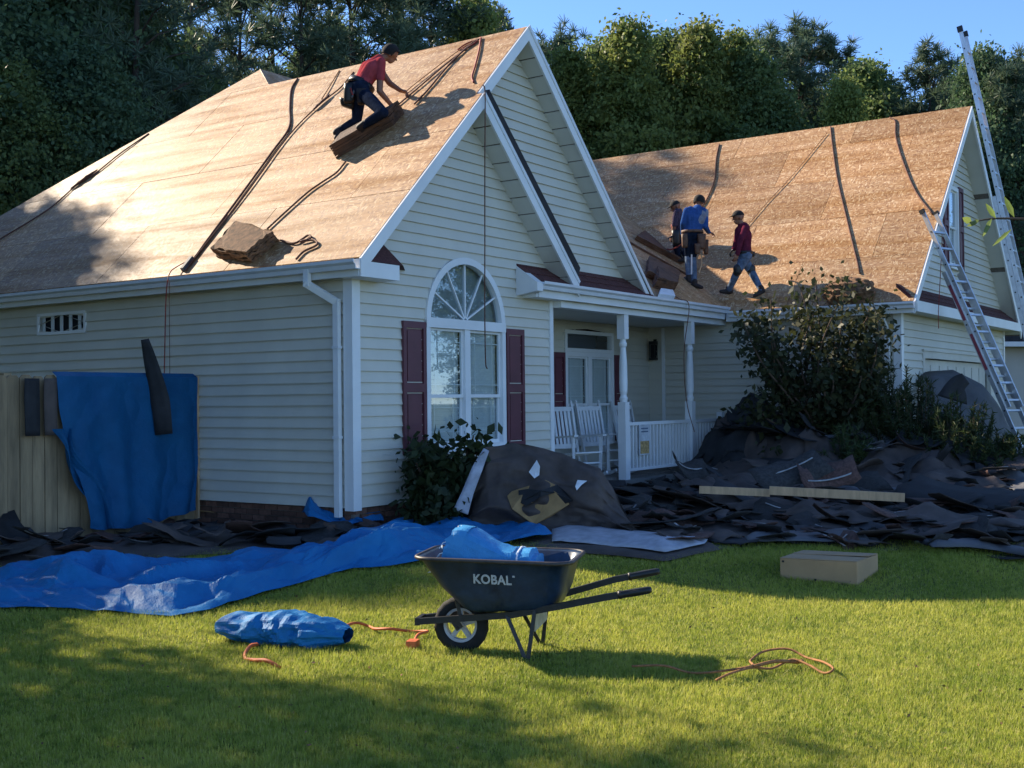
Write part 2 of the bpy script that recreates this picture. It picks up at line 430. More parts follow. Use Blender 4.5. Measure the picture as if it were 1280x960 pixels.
# ---- foundation bricks
fd = MB(); fd.bb((.03, -.0+.03, -.3), (17.1, 10.8, .318)); fnd = fd.build('foundation', 'mortar', house)
bme = MB().box((0, 0, 0), (.195, .03, .057)).mesh('brick', 'brick')
bmy = MB().box((0, 0, 0), (.03, .195, .057)).mesh('brick', 'brick')
for r in range(5):
    z = .29-r*.068
    for i in range(24):
        x = i*.205+(.1 if r % 2 else 0)
        o = link('brick', bmy, fnd); o.location = (.018-random.random()*.004, x+.06, z)
        if x < 4: o = link('brick', bme, fnd); o.location = (x+.13, .018-random.random()*.004, z)
# ---- roofs: slab + OSB panels
def clip(poly, a0, a1, b0, b1):
    def cut(P, ax, val, keep_ge):
        out = []
        for i in range(len(P)):
            p, q = P[i], P[(i+1) % len(P)]
            ip = (p[ax] >= val) == keep_ge or p[ax] == val; iq = (q[ax] >= val) == keep_ge or q[ax] == val
            if ip: out.append(p)
            if ip != iq:
                t = (val-p[ax])/(q[ax]-p[ax]); out.append(tuple(p[k]+(q[k]-p[k])*t for k in (0, 1)))
        return out
    for ax, v, g in ((0, a0, True), (0, a1, False), (1, b0, True), (1, b1, False)):
        poly = cut(poly, ax, v, g)
        if len(poly) < 3: return []
    return poly
def area(P): return abs(sum(P[i][0]*P[(i+1) % len(P)][1]-P[(i+1) % len(P)][0]*P[i][1] for i in range(len(P))))/2
def roof(poly, zf, along, name='roof', panels=True, mat='osb', off=0.):
    """poly in XY; along='Y' eave runs along Y, else X"""
    ia = 1 if along == 'Y' else 0; ib = 1-ia
    P3 = [Vector((p[0], p[1], zf(p[0], p[1]))) for p in poly]
    nrm = Vector((0, 0, 0))
    for i in range(len(P3)): nrm += P3[i].cross(P3[(i+1) % len(P3)])
    nrm.normalize(); nrm = nrm if nrm.z > 0 else -nrm
    slab = MB().prism([p-nrm*.015 for p in P3], -nrm*.035).build(name, 'wet_wood', house)
    if not panels: return slab
    k = 1/nrm.z   # slope length per plan length
    b_ref = min(p[ib] for p in poly) if abs(nrm[ib]) and nrm[ib] < 0 else max(p[ib] for p in poly)
    sgn = 1 if nrm[ib] < 0 else -1
    Q = [(p[ia], (p[ib]-b_ref)*sgn*k) for p in poly]
    amin = min(q[0] for q in Q); amax = max(q[0] for q in Q); bmax = max(q[1] for q in Q)
    r = 0; b = 0
    while b < bmax:
        a = amin-(1.22 if r % 2 else 0)-.3
        while a < amax:
            g = .004; lift = random.random()*.003
            C = clip(Q, a+g, a+2.44-g, b+g, b+1.22-g)
            if len(C) >= 3 and area(C) > .02:
                vs = []
                for (aa, bb_) in C:
                    xy = [0, 0]; xy[ia] = aa; xy[ib] = b_ref+sgn*bb_/k
                    vs.append(Vector((xy[0], xy[1], zf(*xy)))+nrm*lift)
                MB().prism([v-nrm*.013 for v in vs], nrm*.013).build('sheathing_panel', mat, slab)
            a += 2.44
        b += 1.22; r += 1
    return slab
roof([(-.2, -.3), (2.1, -.3), (2.1, -.2), (3.28, -.2), (3.28, 4.66), (3.74, 5.33), (-.2, 11.13)], lambda X, Y: zL(X), 'Y')
roof([(6.735, -.25), (9.47, -.25), (13.4, 5.33), (3.74, 5.33), (3.28, 4.66)], lambda X, Y: zB(Y), 'X')
roof([(9.4, -3.5), (13.4, -3.5), (13.4, 5.33), (9.47, -.25), (9.4, -.25)], lambda X, Y: zG(X), 'Y')
roof([(3.28, -.2), (6.735, -.2), (6.735, -.25), (3.28, 4.66)], lambda X, Y: 6.486-SL*(X-3.28), 'Y', panels=True)
roof([(13.4, -3.5), (17.5, -3.5), (17.5, 5.33), (13.4, 5.33)], lambda X, Y: 6.95-SL*(X-13.4), 'Y', panels=True)
roof([(3.74, 5.33), (13.4, 5.33), (17.5, 11.13), (-.2, 11.13)], lambda X, Y: 6.95-.69*(Y-5.33), 'X', panels=False)
roof([(13.4, 5.33), (17.5, 5.33), (17.5, 11.13)], lambda X, Y: 6.95-SL*(X-13.4), 'Y', panels=False)
# small overlay gable right slope, covered with black felt
g1z = lambda X, Y: 5.33-SL*(X-2.1)
sl = roof([(2.1, -.3), (4.33, -.3), (4.33, .075), (2.1, .075)], g1z, 'Y', panels=False)
nn = Vector((SL, 0, 1)).normalized()
m = MB()
for i in range(12):
    x0 = 2.14+i*.183; x1 = x0+.2; j = random.uniform(-.01, .012)
    P = [Vector((x, y, g1z(x, y))) + nn*(.004+.003*(i % 2)+(.006 if x == x1 else 0)) for x, y in ((x0, -.315+j), (x1, -.315+j), (x1, .07), (x0, .07))]
    m.prism(P, nn*.012)
m.build('underlayment', 'black_felt', sl)
MB().prism([(2.20, -.30, g1z(2.20, 0)+.02), (4.34, -.30, g1z(4.34, 0)+.02), (4.42, -.30, g1z(4.42, 0)+.30), (2.26, -.30, g1z(2.26, 0)+.24)], (0, .2, 0)).build('felt_roll', 'black_felt', sl)  # roll of black felt resting on the slope beside the rake
# ---- rake boards and rake soffits
def rake(p, q, wid=.15, th=.03, out=(0, -1, 0), mat='trim'):
    """board whose top edge runs p->q, hanging down, face towards out"""
    p = Vector(p); q = Vector(q); out = Vector(out)
    dn = Vector((0, 0, -wid*1.25))
    return MB().prism([p, q, q+dn, p+dn], out*th).build('rake_board', mat, house)
def soffit(p, q, y0, y1, npan, name='soffit'):
    """sloped soffit between wall (y1) and rake (y0), line p->q in XZ"""
    p = Vector((p[0], 0, p[1])); q = Vector((q[0], 0, q[1])); d = q-p
    back = MB().add([(p.x, y0, p.z+.02), (q.x, y0, q.z+.02), (q.x, y1, q.z+.02), (p.x, y1, p.z+.02)], [(0, 1, 2, 3)]).build(name, 'mortar', house)
    nrm = Vector((-d.z, 0, d.x)).normalized()
    for i in range(npan):
        a = p+d*((i+.035)/npan); b = p+d*((i+.965)/npan)
        P = [Vector((a.x, y0, a.z)), Vector((b.x, y0, b.z)), Vector((b.x, y1, b.z)), Vector((a.x, y1, a.z))]
        MB().prism(P, nrm*.012*(1 if nrm.z > 0 else -1)).build('soffit_panel', 'soffit', back)
o = .004
rake((-.21, -.3, zL(-.21)-o), (2.1, -.3, 5.33-o)); rake((2.1, -.3, 5.33-o), (4.34, -.3, g1z(4.34, 0)-o))
rake((2.14, -.2, zL(2.14)-o), (3.28, -.2, 6.486-o)); rake((3.28, -.2, 6.486-o), (6.75, -.2, 6.486-SL*3.47-o))
rake((9.39, -3.5, zG(9.39)-o), (13.4, -3.5, 6.95-o)); rake((13.4, -3.5, 6.95-o), (17.52, -3.5, 6.95-SL*4.12-o))
# thin drip edge on the right rakes
for (a, b) in (((2.1, -.335, 5.335), (4.34, -.335, g1z(4.34, 0)+.005)), ((3.28, -.235, 6.491), (6.75, -.235, 6.491-SL*3.47))):
    MB().bar(a, b, .012, .05).build('drip_edge', 'gutter', house)
sf = TOPF
soffit((-.2, zL(-.2)-sf), (2.1, 5.33-sf), -.3, .0, 9); soffit((2.1, 5.33-sf), (4.3, g1z(4.3, 0)-sf), -.3, .0, 11)
soffit((2.2, zL(2.2)-sf), (3.28, 6.486-sf), -.2, .08, 5); soffit((3.28, 6.486-sf), (6.72, 6.486-SL*3.44-sf), -.2, .08, 17)
soffit((9.4, zG(9.4)-sf), (13.4, 6.95-sf), -3.5, -3.2, 14); soffit((13.4, 6.95-sf), (17.5, 6.95-SL*4.1-sf), -3.5, -3.2, 3)
# ---- gutters (K profile) + fascia + eave soffit
def gutter(p, q, out):
    p = Vector(p); q = Vector(q); out = Vector(out)
    prof = [(0, 0), (0, -.105), (.075, -.105), (.085, -.06), (.115, -.035), (.115, .0), (.105, .0), (.105, -.03), (.078, -.055), (.068, -.095), (.008, -.095), (.008, 0)]
    P = [p+out*a+Vector((0, 0, b)) for a, b in prof]
    return MB().prism(P, q-p).build('gutter', 'gutter', house)
gutter((-.225, -.33, 3.045), (-.225, 11.1, 3.045), (-1, 0, 0))
gutter((3.36, -.275, 3.085), (9.32, -.275, 3.085), (0, -1, 0))
gutter((9.375, -3.53, 3.015), (9.375, -.36, 3.015), (-1, 0, 0))
def part(name, mat, a, b): return MB().bb(a, b).build(name, mat, house)
part('fascia', 'trim', (-.222, -.3, 2.87), (-.202, 11.1, 3.055)); part('soffit', 'soffit', (-.2, .0, 2.885), (-.002, 11, 2.9))
part('fascia', 'trim', (3.4, -.272, 2.88), (9.35, -.252, 3.09)); part('fascia', 'trim', (9.378, -3.5, 2.84), (9.398, -.28, 3.02))
part('soffit', 'soffit', (9.4, -3.2, 2.86), (9.632, -.3, 2.875))
# ---- eave returns
def small_roof(V, Fs): return MB().add(V, Fs).build('return_roof', 'red_shingle', house)
part('eave_return', 'trim', (-.215, -.325, 2.865), (.44, -.02, 3.035))
small_roof([(-.12, -.33, 3.04), (.50, -.33, 3.04), (.92, -.012, 3.04), (.15, -.012, 3.37), (.5, -.012, 3.33), (-.12, -.012, 3.04), (.1, -.2, 3.2)], [(0, 1, 4, 3), (1, 2, 4), (0, 3, 5), (0, 5, 2, 1), (3, 4, 2, 5)])
# right return: boxed end of the porch eave standing in front of the wall
MB().prism([(3.22, -.02, 2.9), (3.22, -.36, 2.95), (3.22, -.36, 3.06), (3.22, -.02, 3.30)], (.14, 0, 0)).build('eave_return', 'trim', house)
part('eave_return', 'trim', (3.362, -.25, 2.88), (4.1, -.02, 2.93))
pent = MB().prism([(3.20, -.30, 3.10), (3.20, .06, 3.40), (3.20, .06, 3.36), (3.20, -.30, 3.075)], (.001, 0, 0))
def pent_strip(x0, x1, y0, z0, y1, z1, rows, parent_name='pent_roof'):
    base = MB().prism([(x0, y0, z0-.02), (x0, y1, z1-.02), (x0, y1, z1-.06), (x0, y0, z0-.06)], (x1-x0, 0, 0)).build(parent_name, 'red_shingle', house)
    nr = Vector((0, -(z1-z0), (y1-y0))).normalized()
    for r in range(rows):
        t0, t1 = r/rows, (r+1.15)/rows
        t1 = min(1, t1); x = x0-random.random()*.2
        while x < x1:
            xa, xb = max(x0, x+.003), min(x1, x+.30)
            if xb-xa > .02:
                P = [Vector((xa, y0+(y1-y0)*t0, z0+(z1-z0)*t0))+nr*.012, Vector((xb, y0+(y1-y0)*t0, z0+(z1-z0)*t0))+nr*.012, Vector((xb, y0+(y1-y0)*t1, z0+(z1-z0)*t1)), Vector((xa, y0+(y1-y0)*t1, z0+(z1-z0)*t1))]
                MB().prism([p-nr*.016 for p in P], nr*.014).build('shingle', 'red_shingle', base)
            x += .305
pent_strip(3.24, 6.70, -.27, 3.10, .075, 3.40, 3)
pent_strip(9.45, 17.4, -3.53, 3.03, -3.215, 3.33, 3)
part('fascia', 'trim', (9.42, -3.56, 2.86), (17.42, -3.535, 3.035)); part('soffit', 'soffit', (9.65, -3.53, 2.875), (17.3, -3.19, 2.89))
# ---- corner posts
for (x, y, sx, sy, z0, z1) in ((0, 0, 1, 1, .30, 2.88), (9.65, -3.2, 1, 1, .2, 2.87)):
    m = MB(); m.bb((x-.042, y-.042, z0), (x+.09, y-.002, z1)); m.bb((x-.042, y-.0021, z0), (x-.002, y+.09, z1)); m.build('corner_post', 'trim', house)
part('corner_post', 'trim', (4.02, -.042, .3), (4.105, -.002, 2.9)); part('corner_post', 'trim', (4.083, -.002, .3), (4.105, .09, 2.8))
part('corner_post', 'trim', (17.13, -3.242, .2), (17.22, -3.203, 2.87))
part('corner_post', 'trim', (9.612, 1.05, .28), (9.64, 1.11, 2.8))
# ---- downspouts
def downspout(pts):
    m = MB()
    for a, b in zip(pts[:-1], pts[1:]):
        d = (Vector(b)-Vector(a)).normalized()*.03
        m.bar(Vector(a)-d, Vector(b)+d, .075, .055, (1, 0, 0))
    ds = m.build('downspout', 'trim', house)
    for z in (2.1, 1.1):
        p = pts[-2]; MB().bb((p[0]-.035, p[1]-.05, z), (p[0]+.03, p[1]+.05, z+.03)).build('strap', 'gutter', ds)
downspout([(-.285, .40, 2.95), (-.285, .40, 2.82), (-.072, .16, 2.62), (-.072, .16, .26)])
downspout([(9.32, -3.0, 2.92), (9.32, -3.0, 2.82), (9.58, -3.02, 2.55), (9.58, -3.02, .3)])
# ---- vent in the left wall: frame + slats
vt = MB()
vt.bb((-.03, 4.72, 2.47), (.0, 5.80, 2.51)); vt.bb((-.03, 4.72, 2.73), (.0, 5.80, 2.77)); vt.bb((-.03, 4.72, 2.51), (0, 4.76, 2.73)); vt.bb((-.03, 5.76, 2.51), (0, 5.80, 2.73))
vo = vt.build('vent', 'trim', house)
part('vent_back', 'dark_room', (.05, 4.70, 2.45), (.06, 5.82, 2.80))
for i in range(5): MB().bb((.0, 4.86+i*.2, 2.51), (.015, 4.915+i*.2, 2.73)).build('slat', 'blind', vo)
# ---- windows
def window(X0, X1, z0, z1, Y, two=True, arch=None, transom=None, split=.5, grille=True):
    """double hung pair facing -Y in wall plane Y; opening X0..X1,z0..z1"""
    fr = MB(); t = .075
    fr.bb((X0-.03, Y-.045, z0-.03), (X0+t-.03, Y+.05, z1)); fr.bb((X1-t+.03, Y-.045, z0-.03), (X1+.03, Y+.05, z1))
    fr.bb((X0+t-.03, Y-.045, z0-.03), (X1-t+.03, Y+.05, z0+t-.04)); fr.bb((X0+t-.03, Y-.045, z1-t), (X1-t+.03, Y+.05, z1))
    mid = (X0+X1)/2
    if two: fr.bb((mid-.055, Y-.04, z0+t-.04), (mid+.055, Y+.05, z1-t))
    win = fr.build('window', 'trim', house)
    MB().bb((X0-.06, Y-.085, z0-.065), (X1+.06, Y-.02, z0-.03)).build('sill', 'trim', win)
    bays = [(X0+t-.03, mid-.055), (mid+.055, X1-t+.03)] if two else [(X0+t-.03, X1-t+.03)]
    a, b = z0+t-.04, z1-t; zs = a+(b-a)*split
    for (xa, xb) in bays:
        for (za, zb, dy) in ((zs-.02, b, -.005), (a, zs+.02, .02)):
            s = MB(); w_ = .032
            s.bb((xa, Y+dy, za), (xa+w_, Y+dy+.025, zb)); s.bb((xb-w_, Y+dy, za), (xb, Y+dy+.025, zb))
            s.bb((xa+w_, Y+dy, za), (xb-w_, Y+dy+.025, za+w_+.01)); s.bb((xa+w_, Y+dy, zb-w_), (xb-w_, Y+dy+.025, zb))
            s.build('sash', 'trim', win)
            MB().add([(xa+w_, Y+dy+.010, za+w_), (xb-w_, Y+dy+.010, za+w_), (xb-w_, Y+dy+.010, zb-w_), (xa+w_, Y+dy+.010, zb-w_)], [(0, 1, 2, 3)]).build('pane', 'window_glass', win)
            if grille:
                g = MB(); o_ = .13; gy = Y+dy+.017
                for xx in (xa+w_+o_, xb-w_-o_): g.bb((xx-.006, gy, za+w_), (xx+.006, gy+.006, zb-w_))
                for zz in (za+w_+o_, zb-w_-o_): g.bb((xa+w_, gy+.007, zz-.006), (xb-w_, gy+.013, zz+.006))
                g.build('grille', 'trim', win)
    # blinds: slats
    for (xa, xb) in bays:
        n = 60
        for i in range(n):
            zz = a+.03+i*.05
            if zz > b-.02: break
            MB().box(((xa+xb)/2, Y+.07, zz), (xb-xa-.02, .006, .049), Matrix.Rotation(.22, 3, 'X')).build('blind_slat', 'blind', win)
    MB().bb((X0-.1, Y+.34, z0-.1), (X1+.1, Y+.36, z1+.1)).build('dark_room_board', 'dark_room', win)  # near-black board, painted as the darkness of the unlit room
    return win
wA = window(AC-AR, AC+AR, AZ0, AZS, 0, split=.42)
# arched transom with fan muntins
def arc(r, n=28, c=AC, zc=AZS, h=None): return [(c+r*math.cos(math.pi*i/n), zc+r*math.sin(math.pi*i/n)) for i in range(n+1)]
m = MB(); ro, ri = AR+.03, AR-.055; A, B = arc(ro), arc(ri); n = len(A)
for i in range(n-1):
    q = [A[i], A[i+1], B[i+1], B[i]]
    m.prism([(x, -.045, z) for x, z in q], (0, .09, 0))
arch = m.build('arch_frame', 'trim', wA)
part_ = MB().bb((AC-AR-.03, -.052, AZS-.075), (AC+AR+.03, .0, AZS+.045)).build('arch_sill', 'trim', wA)
MB().add([(x, .012, z) for x, z in arc(AR-.05)], [tuple(range(29))]).build('arch_pane', 'window_glass', wA)
for k in range(1, 6):
    a = math.pi*k/6
    p = (AC+.03*math.cos(a), -.0, AZS+.04+.03*math.sin(a)); q = (AC+(AR-.055)*math.cos(a), -.0, AZS+(AR-.055)*math.sin(a))
    MB().bar(p, q, .02, .018, (0, 1, 0)).build('muntin', 'trim', wA)
m = MB().prism([(x, .09, z) for x, z in arc(AR+.05)], (0, .01, 0)); m.build('arch_pale_panel', 'arch_pale_panel', wA)  # mid-grey panel added behind the arch pane to make its glass look paler
wP = window(PW[0], PW[1], PW[2], 2.30, 1.4, split=.42)
fr = MB(); fr.bb((PW[0]-.03, 1.355, 2.302), (PW[0]+.04, 1.45, 2.66)); fr.bb((PW[1]-.04, 1.355, 2.302), (PW[1]+.03, 1.45, 2.66)); fr.bb((PW[0]+.04, 1.355, 2.302), (PW[1]-.04, 1.45, 2.36)); fr.bb((PW[0]+.04, 1.355, 2.60), (PW[1]-.04, 1.45, 2.66))
tr_ = fr.build('transom_window', 'trim', house); MB().add([(PW[0]+.04, 1.40, 2.36), (PW[1]-.04, 1.40, 2.36), (PW[1]-.04, 1.40, 2.60), (PW[0]+.04, 1.40, 2.60)], [(0, 1, 2, 3)]).build('pane', 'window_glass', tr_)
MB().bb((PW[0], 1.7, 2.2), (PW[1], 1.72, 2.7)).build('dark_room_board', 'dark_room', tr_)  # same painted darkness behind the transom pane
wG = window(GW[0], GW[1], GW[2], GW[3], -3.2, two=False, split=.5, grille=False)
def shutter(x0, x1, z0, z1, Y):
    m = MB(); t = .055; d0, d1 = Y-.055, Y-.02
    m.bb((x0, d0, z0), (x0+t, d1, z1)); m.bb((x1-t, d0, z0), (x1, d1, z1))
    zm = z0+(z1-z0)*.5
    for za, zb in ((z0, z0+.08), (zm-.05, zm+.05), (z1-.08, z1)): m.bb((x0+t, d0, za), (x1-t, d1, zb))
    s = m.build('shutter', 'shutter', house)
    for za, zb in ((z0+.08, zm-.05), (zm+.05, z1-.08)):
        MB().prism([(x0+t, d1, za), (x1-t, d1, za), (x1-t, d1, zb), (x0+t, d1, zb)], (0, -.008, 0)).build('panel', 'shutter', s)
        MB().bb((x0+t+.03, d1-.022, za+.03), (x1-t-.03, d1-.009, zb-.03)).build('raised_panel', 'shutter', s)
shutter(.83, 1.255, .88, 2.45, 0); shutter(2.945, 3.36, .88, 2.45, 0)
shutter(6.28, 6.655, .78, 2.28, 1.4); shutter(8.295, 8.66, .78, 2.28, 1.4)
shutter(12.36, 12.68, 3.88, 5.46, -3.2); shutter(13.46, 13.78, 3.88, 5.46, -3.2)
# ---- porch
part('beam', 'trim', (4.106, -.17, 2.79), (9.62, .0, 3.03)); part('porch_ceiling', 'soffit', (4.1, .0, 2.815), (9.63, 1.38, 2.83))
part('porch_floor', 'concrete', (4.1, -.22, -.1), (9.6, 1.37, .28))
def porch_post(x, y):
    m = MB(); s_ = .065
    m.bb((x-s_, y-s_, .28), (x+s_, y+s_, 1.45)); m.bb((x-s_, y-s_, 2.42), (x+s_, y+s_, 2.79))
    m.prism([(x-s_, y-s_, 1.45), (x+s_, y-s_, 1.45), (x+s_, y+s_, 1.45), (x-s_, y+s_, 1.45)], (0, 0, .012))
    m.lathe((x, y, 0), [(.05, 1.455), (.062, 1.49), (.066, 1.52), (.05, 1.55), (.046, 1.57), (.060, 1.62), (.064, 1.75), (.060, 2.05), (.046, 2.26), (.044, 2.29), (.060, 2.32), (.062, 2.35), (.048, 2.38), (.048, 2.425)], 16)
    return m.build('porch_post', 'trim', house)
porch_post(6.0, -.09); porch_post(8.30, -.09)
rl = MB(); 
for xa, xb in ((6.066, 8.234), (8.366, 9.6)):
    rl.bb((xa, -.125, 1.10), (xb, -.055, 1.15)); rl.bb((xa, -.115, .40), (xb, -.065, .44))
rail = rl.build('railing', 'trim', house)
for xa, n in ((6.14, 19), (8.43, 10)):
    for i in range(n): MB().bb((xa+i*.113, -.108, .44), (xa+i*.113+.036, -.072, 1.10)).build('baluster', 'trim', rail)
MB().bb((9.45, -.14, .28), (9.56, -.04, 1.26)).build('newel_post', 'trim', rail)
# lantern on the side wall by the door
lt = MB(); lt.bb((9.50, 1.19, 2.22), (9.62, 1.31, 2.25)); lt.bb((9.50, 1.19, 2.50), (9.62, 1.31, 2.53)); lt.prism([(9.50, 1.19, 2.53), (9.62, 1.19, 2.53), (9.62, 1.31, 2.53), (9.50, 1.31, 2.53)], (0.0, 0, .03))
for x in (9.505, 9.605):
    for y in (1.195, 1.295): lt.bb((x, y, 2.25), (x+.012, y+.012, 2.5))
lt.bb((9.62, 1.22, 2.3), (9.64, 1.28, 2.6)); lan = lt.build('lantern', 'lantern', house); MB().bb((9.52, 1.21, 2.255), (9.60, 1.29, 2.495)).build('lantern_glass', 'dark_room', lan)
# ---- garage door
gt = MB(); x0, x1, z0, z1 = GD
gt.bb((x0-.1, -3.235, .02), (x0+.02, -3.15, z1)); gt.bb((x1-.02, -3.235, .02), (x1+.1, -3.15, z1)); gt.bb((x0-.1, -3.235, z1), (x1+.1, -3.15, z1+.12)); gt.bb((x0-.14, -3.26, z1+.12), (x1+.14, -3.19, z1+.15))
gdo = gt.build('garage_door', 'door_paint', house)
for r in range(4):
    za = .03+r*.53
    MB().bb((x0+.02, -3.13, za), (x1-.02, -3.10, za+.525)).build('door_section', 'door_paint', gdo)
    for c in range(8): MB().bb((x0+.1+c*.6, -3.142, za+.09), (x0+.6+c*.6, -3.131, za+.43)).build('raised_panel', 'door_paint', gdo)
# ================================================================== vegetation
rng = np.random.default_rng(11)
def leaf_quads(P, size, elong=1.6, up=None, jitter=.35):
    """P Nx3 centres -> diamond quads with random orientation"""
    n = len(P); a = rng.normal(size=(n, 3)); 
    if up is not None: a = a*.6+np.asarray(up)
    a /= np.linalg.norm(a, axis=1)[:, None]
    b = rng.normal(size=(n, 3)); b -= (b*a).sum(1)[:, None]*a; b /= np.linalg.norm(b, axis=1)[:, None]
    s = size*(1+jitter*rng.normal(size=n)).clip(.4, 1.8)
    L = a*(s*elong*.5)[:, None]; W = b*(s*.5)[:, None]
    V = np.stack([P-L, P+W-.1*L, P+L, P-W-.1*L], 1).reshape(-1, 3)
    return V, np.arange(4*n).reshape(n, 4)
def crown_broad(seed, H, R, zb, nclump, nleaf, leaf, top_pow=.8, clump_r=.55, dense=0.):
    global rng; rng = np.random.default_rng(seed)
    P = []; tips = []
    lob = [(rng.uniform(0, 2*math.pi), rng.uniform(.3, .95), rng.uniform(.2, .45)) for _ in range(9)]
    while len(tips) < nclump:
        t = rng.random()**.85; z = zb+(H-zb)*t
        env = R*(math.sin(math.pi*min(1, (t*.86+.14)))**top_pow)*(1.0 if t < .5 else (1-(t-.5)**2*1.1))
        a = rng.uniform(0, 2*math.pi); k = 1+sum(am*math.exp(-((math.atan2(math.sin(a-la), math.cos(a-la)))**2*2.2+(t-lt)**2*18)) for la, lt, am in lob)-.25
        r = env*k*(rng.random()**.42)*rng.uniform(.8, 1.18); z += rng.normal()*.25
        tips.append((r*math.cos(a), r*math.sin(a), z))
    tips = np.array(tips)
    for c in tips:
        rr = clump_r*rng.uniform(.6, 1.35)
        q = rng.normal(size=(nleaf, 3))*np.array([rr, rr, rr*.55])*.55
        P.append(c+q)
    P = np.concatenate(P); V, Fq = leaf_quads(P, leaf)
    return V, Fq, tips
def crown_pine(seed, H, R, zb, nb, nneedle):
    global rng; rng = np.random.default_rng(seed)
    T = []; tips = []
    for i in range(nb):
        t = rng.random(); z = zb+(H-zb)*t; a = rng.uniform(0, 2*math.pi)
        L = R*(1-t**1.6*.75)*rng.uniform(.55, 1.1); tips.append((L*math.cos(a), L*math.sin(a), z+L*.18))
        for k in range(7):
            f = rng.uniform(.35, 1.05); c = np.array([L*f*math.cos(a), L*f*math.sin(a), z+L*f*.18])+rng.normal(size=3)*np.array([.35, .35, .2])
            T.append(c)
    T = np.array(T); P = np.repeat(T, nneedle, 0); n = len(P)
    d = rng.normal(size=(n, 3)); d[:, 2] += .55; d /= np.linalg.norm(d, axis=1)[:, None]
    w = np.cross(d, rng.normal(size=(n, 3))); w /= np.linalg.norm(w, axis=1)[:, None]
    L = rng.uniform(.25, .48, n)[:, None]
    V = np.stack([P+w*.017+d*.02, P-w*.017+d*.02, P-w*.010+d*L, P+w*.010+d*L], 1).reshape(-1, 3)
    return V, np.arange(4*n).reshape(n, 4), np.array(tips)
def trunk_mesh(H, r, tips, seed, zb, nl=14, mat='trunk_bark'):
    rr = random.Random(seed); m = MB()
    pts = [Vector((.12*math.sin(i*1.3+seed), .12*math.cos(i*1.7+seed), H*.93*i/7)) for i in range(8)]; pts[0] = Vector((0, 0, -.2))
    m.tube(pts, [r*(1.25 if i == 0 else 1)*(1-.85*i/7) for i in range(8)], 9)
    idx = list(range(len(tips))); rr.shuffle(idx)
    for i in idx[:nl]:
        t = Vector(tips[i]); z0 = max(zb*.8, t.z-(.35*math.hypot(t.x, t.y)+.4)); f = z0/(H*.93); f = min(.95, f)
        k = f*7; a = pts[int(k)].lerp(pts[min(7, int(k)+1)], k-int(k))
        mid = a.lerp(t, .5)+Vector((0, 0, .12*(t-a).length)); rb = r*(1-.85*f)*.5
        m.tube([a, mid, t], [rb, rb*.6, rb*.2], 6)
    return m.mesh('trunk', mat, True)
PROTO = {}
def proto(key, kind, H, R, zb, seed, mat, **k):
    if kind == 'pine': V, Fq, tips = crown_pine(seed, H, R, zb, k['nb'], k['nn'])
    else: V, Fq, tips = crown_broad(seed, H, R, zb, k['nc'], k['nl'], k['leaf'], k.get('tp', .8), k.get('cr', .6))
    PROTO[key] = (npmesh('crown', V, Fq, mat), trunk_mesh(H, k.get('r', .22), tips, seed, zb, k.get('limbs', 16)), H)
proto('oakA', 'broad', 15, 3.6, 2.2, 1, 'leaf_broad', nc=520, nl=125, leaf=.095, cr=.75)
proto('oakB', 'broad', 15, 4.2, 1.5, 2, 'leaf_dark', nc=620, nl=125, leaf=.095, cr=.8)
proto('gumA', 'broad', 15, 2.7, 2.5, 3, 'leaf_bright', nc=430, nl=125, leaf=.095, tp=.9, cr=.62)
proto('gumB', 'broad', 15, 3.1, 2.0, 4, 'leaf_broad', nc=470, nl=125, leaf=.095, tp=.9, cr=.62)
proto('pineA', 'pine', 17, 3.0, 6.0, 5, 'needle', nb=80, nn=34, r=.24, limbs=40)
proto('pineB', 'pine', 17, 3.4, 5.0, 6, 'needle', nb=90, nn=34, r=.26, limbs=40)
proto('bush', 'broad', 6, 2.8, .2, 8, 'leaf_dark', nc=300, nl=110, leaf=.10, cr=.6, r=.12)
TREELABEL = {
 'oakA': ('broad leafy tree with mid green crown in the woods behind the roofs', 'broadleaf trees behind the house'),
 'oakB': ('dense dark green spreading tree in the woods behind the roofs', 'dark spreading trees behind the house'),
 'gumA': ('slender bright green tree with sunlit upper leaves behind the roofs', 'bright slender trees behind the house'),
 'gumB': ('slender deep green tree with loose upright crown behind the roofs', 'deep green slender trees behind the house'),
 'pineA': ('tall pine with dark trunk and open needle crown behind the roofs', 'pines behind the house'),
 'pineB': ('tall pine with wide ragged needle crown behind the roofs', 'ragged pines behind the house'),
 'bush': ('low dark thicket shrub filling gaps under the trees behind the house', 'thicket shrubs under the trees')}
def tree(key, X, Y, H, rot=None, wide=1., label=None, group=None, name=None, cat='tree'):
    cr, tk, h0 = PROTO[key]; s = H/h0
    r = empty(name or {'p': 'pine_tree', 'b': 'thicket_shrub'}.get(key[0], 'broadleaf_tree'), (X, Y, ground(X, Y)))
    r.rotation_euler.z = random.uniform(0, 6.28) if rot is None else rot; r.scale = (s*wide, s*wide, s)
    L = TREELABEL[key]; tag(r, label or L[0], 'shrub' if key == 'bush' else cat, group or L[1])
    for nm, me in (('crown', cr), ('trunk', tk)):
        o = bpy.data.objects.new(nm, me); col.objects.link(o); o.parent = r
    return r
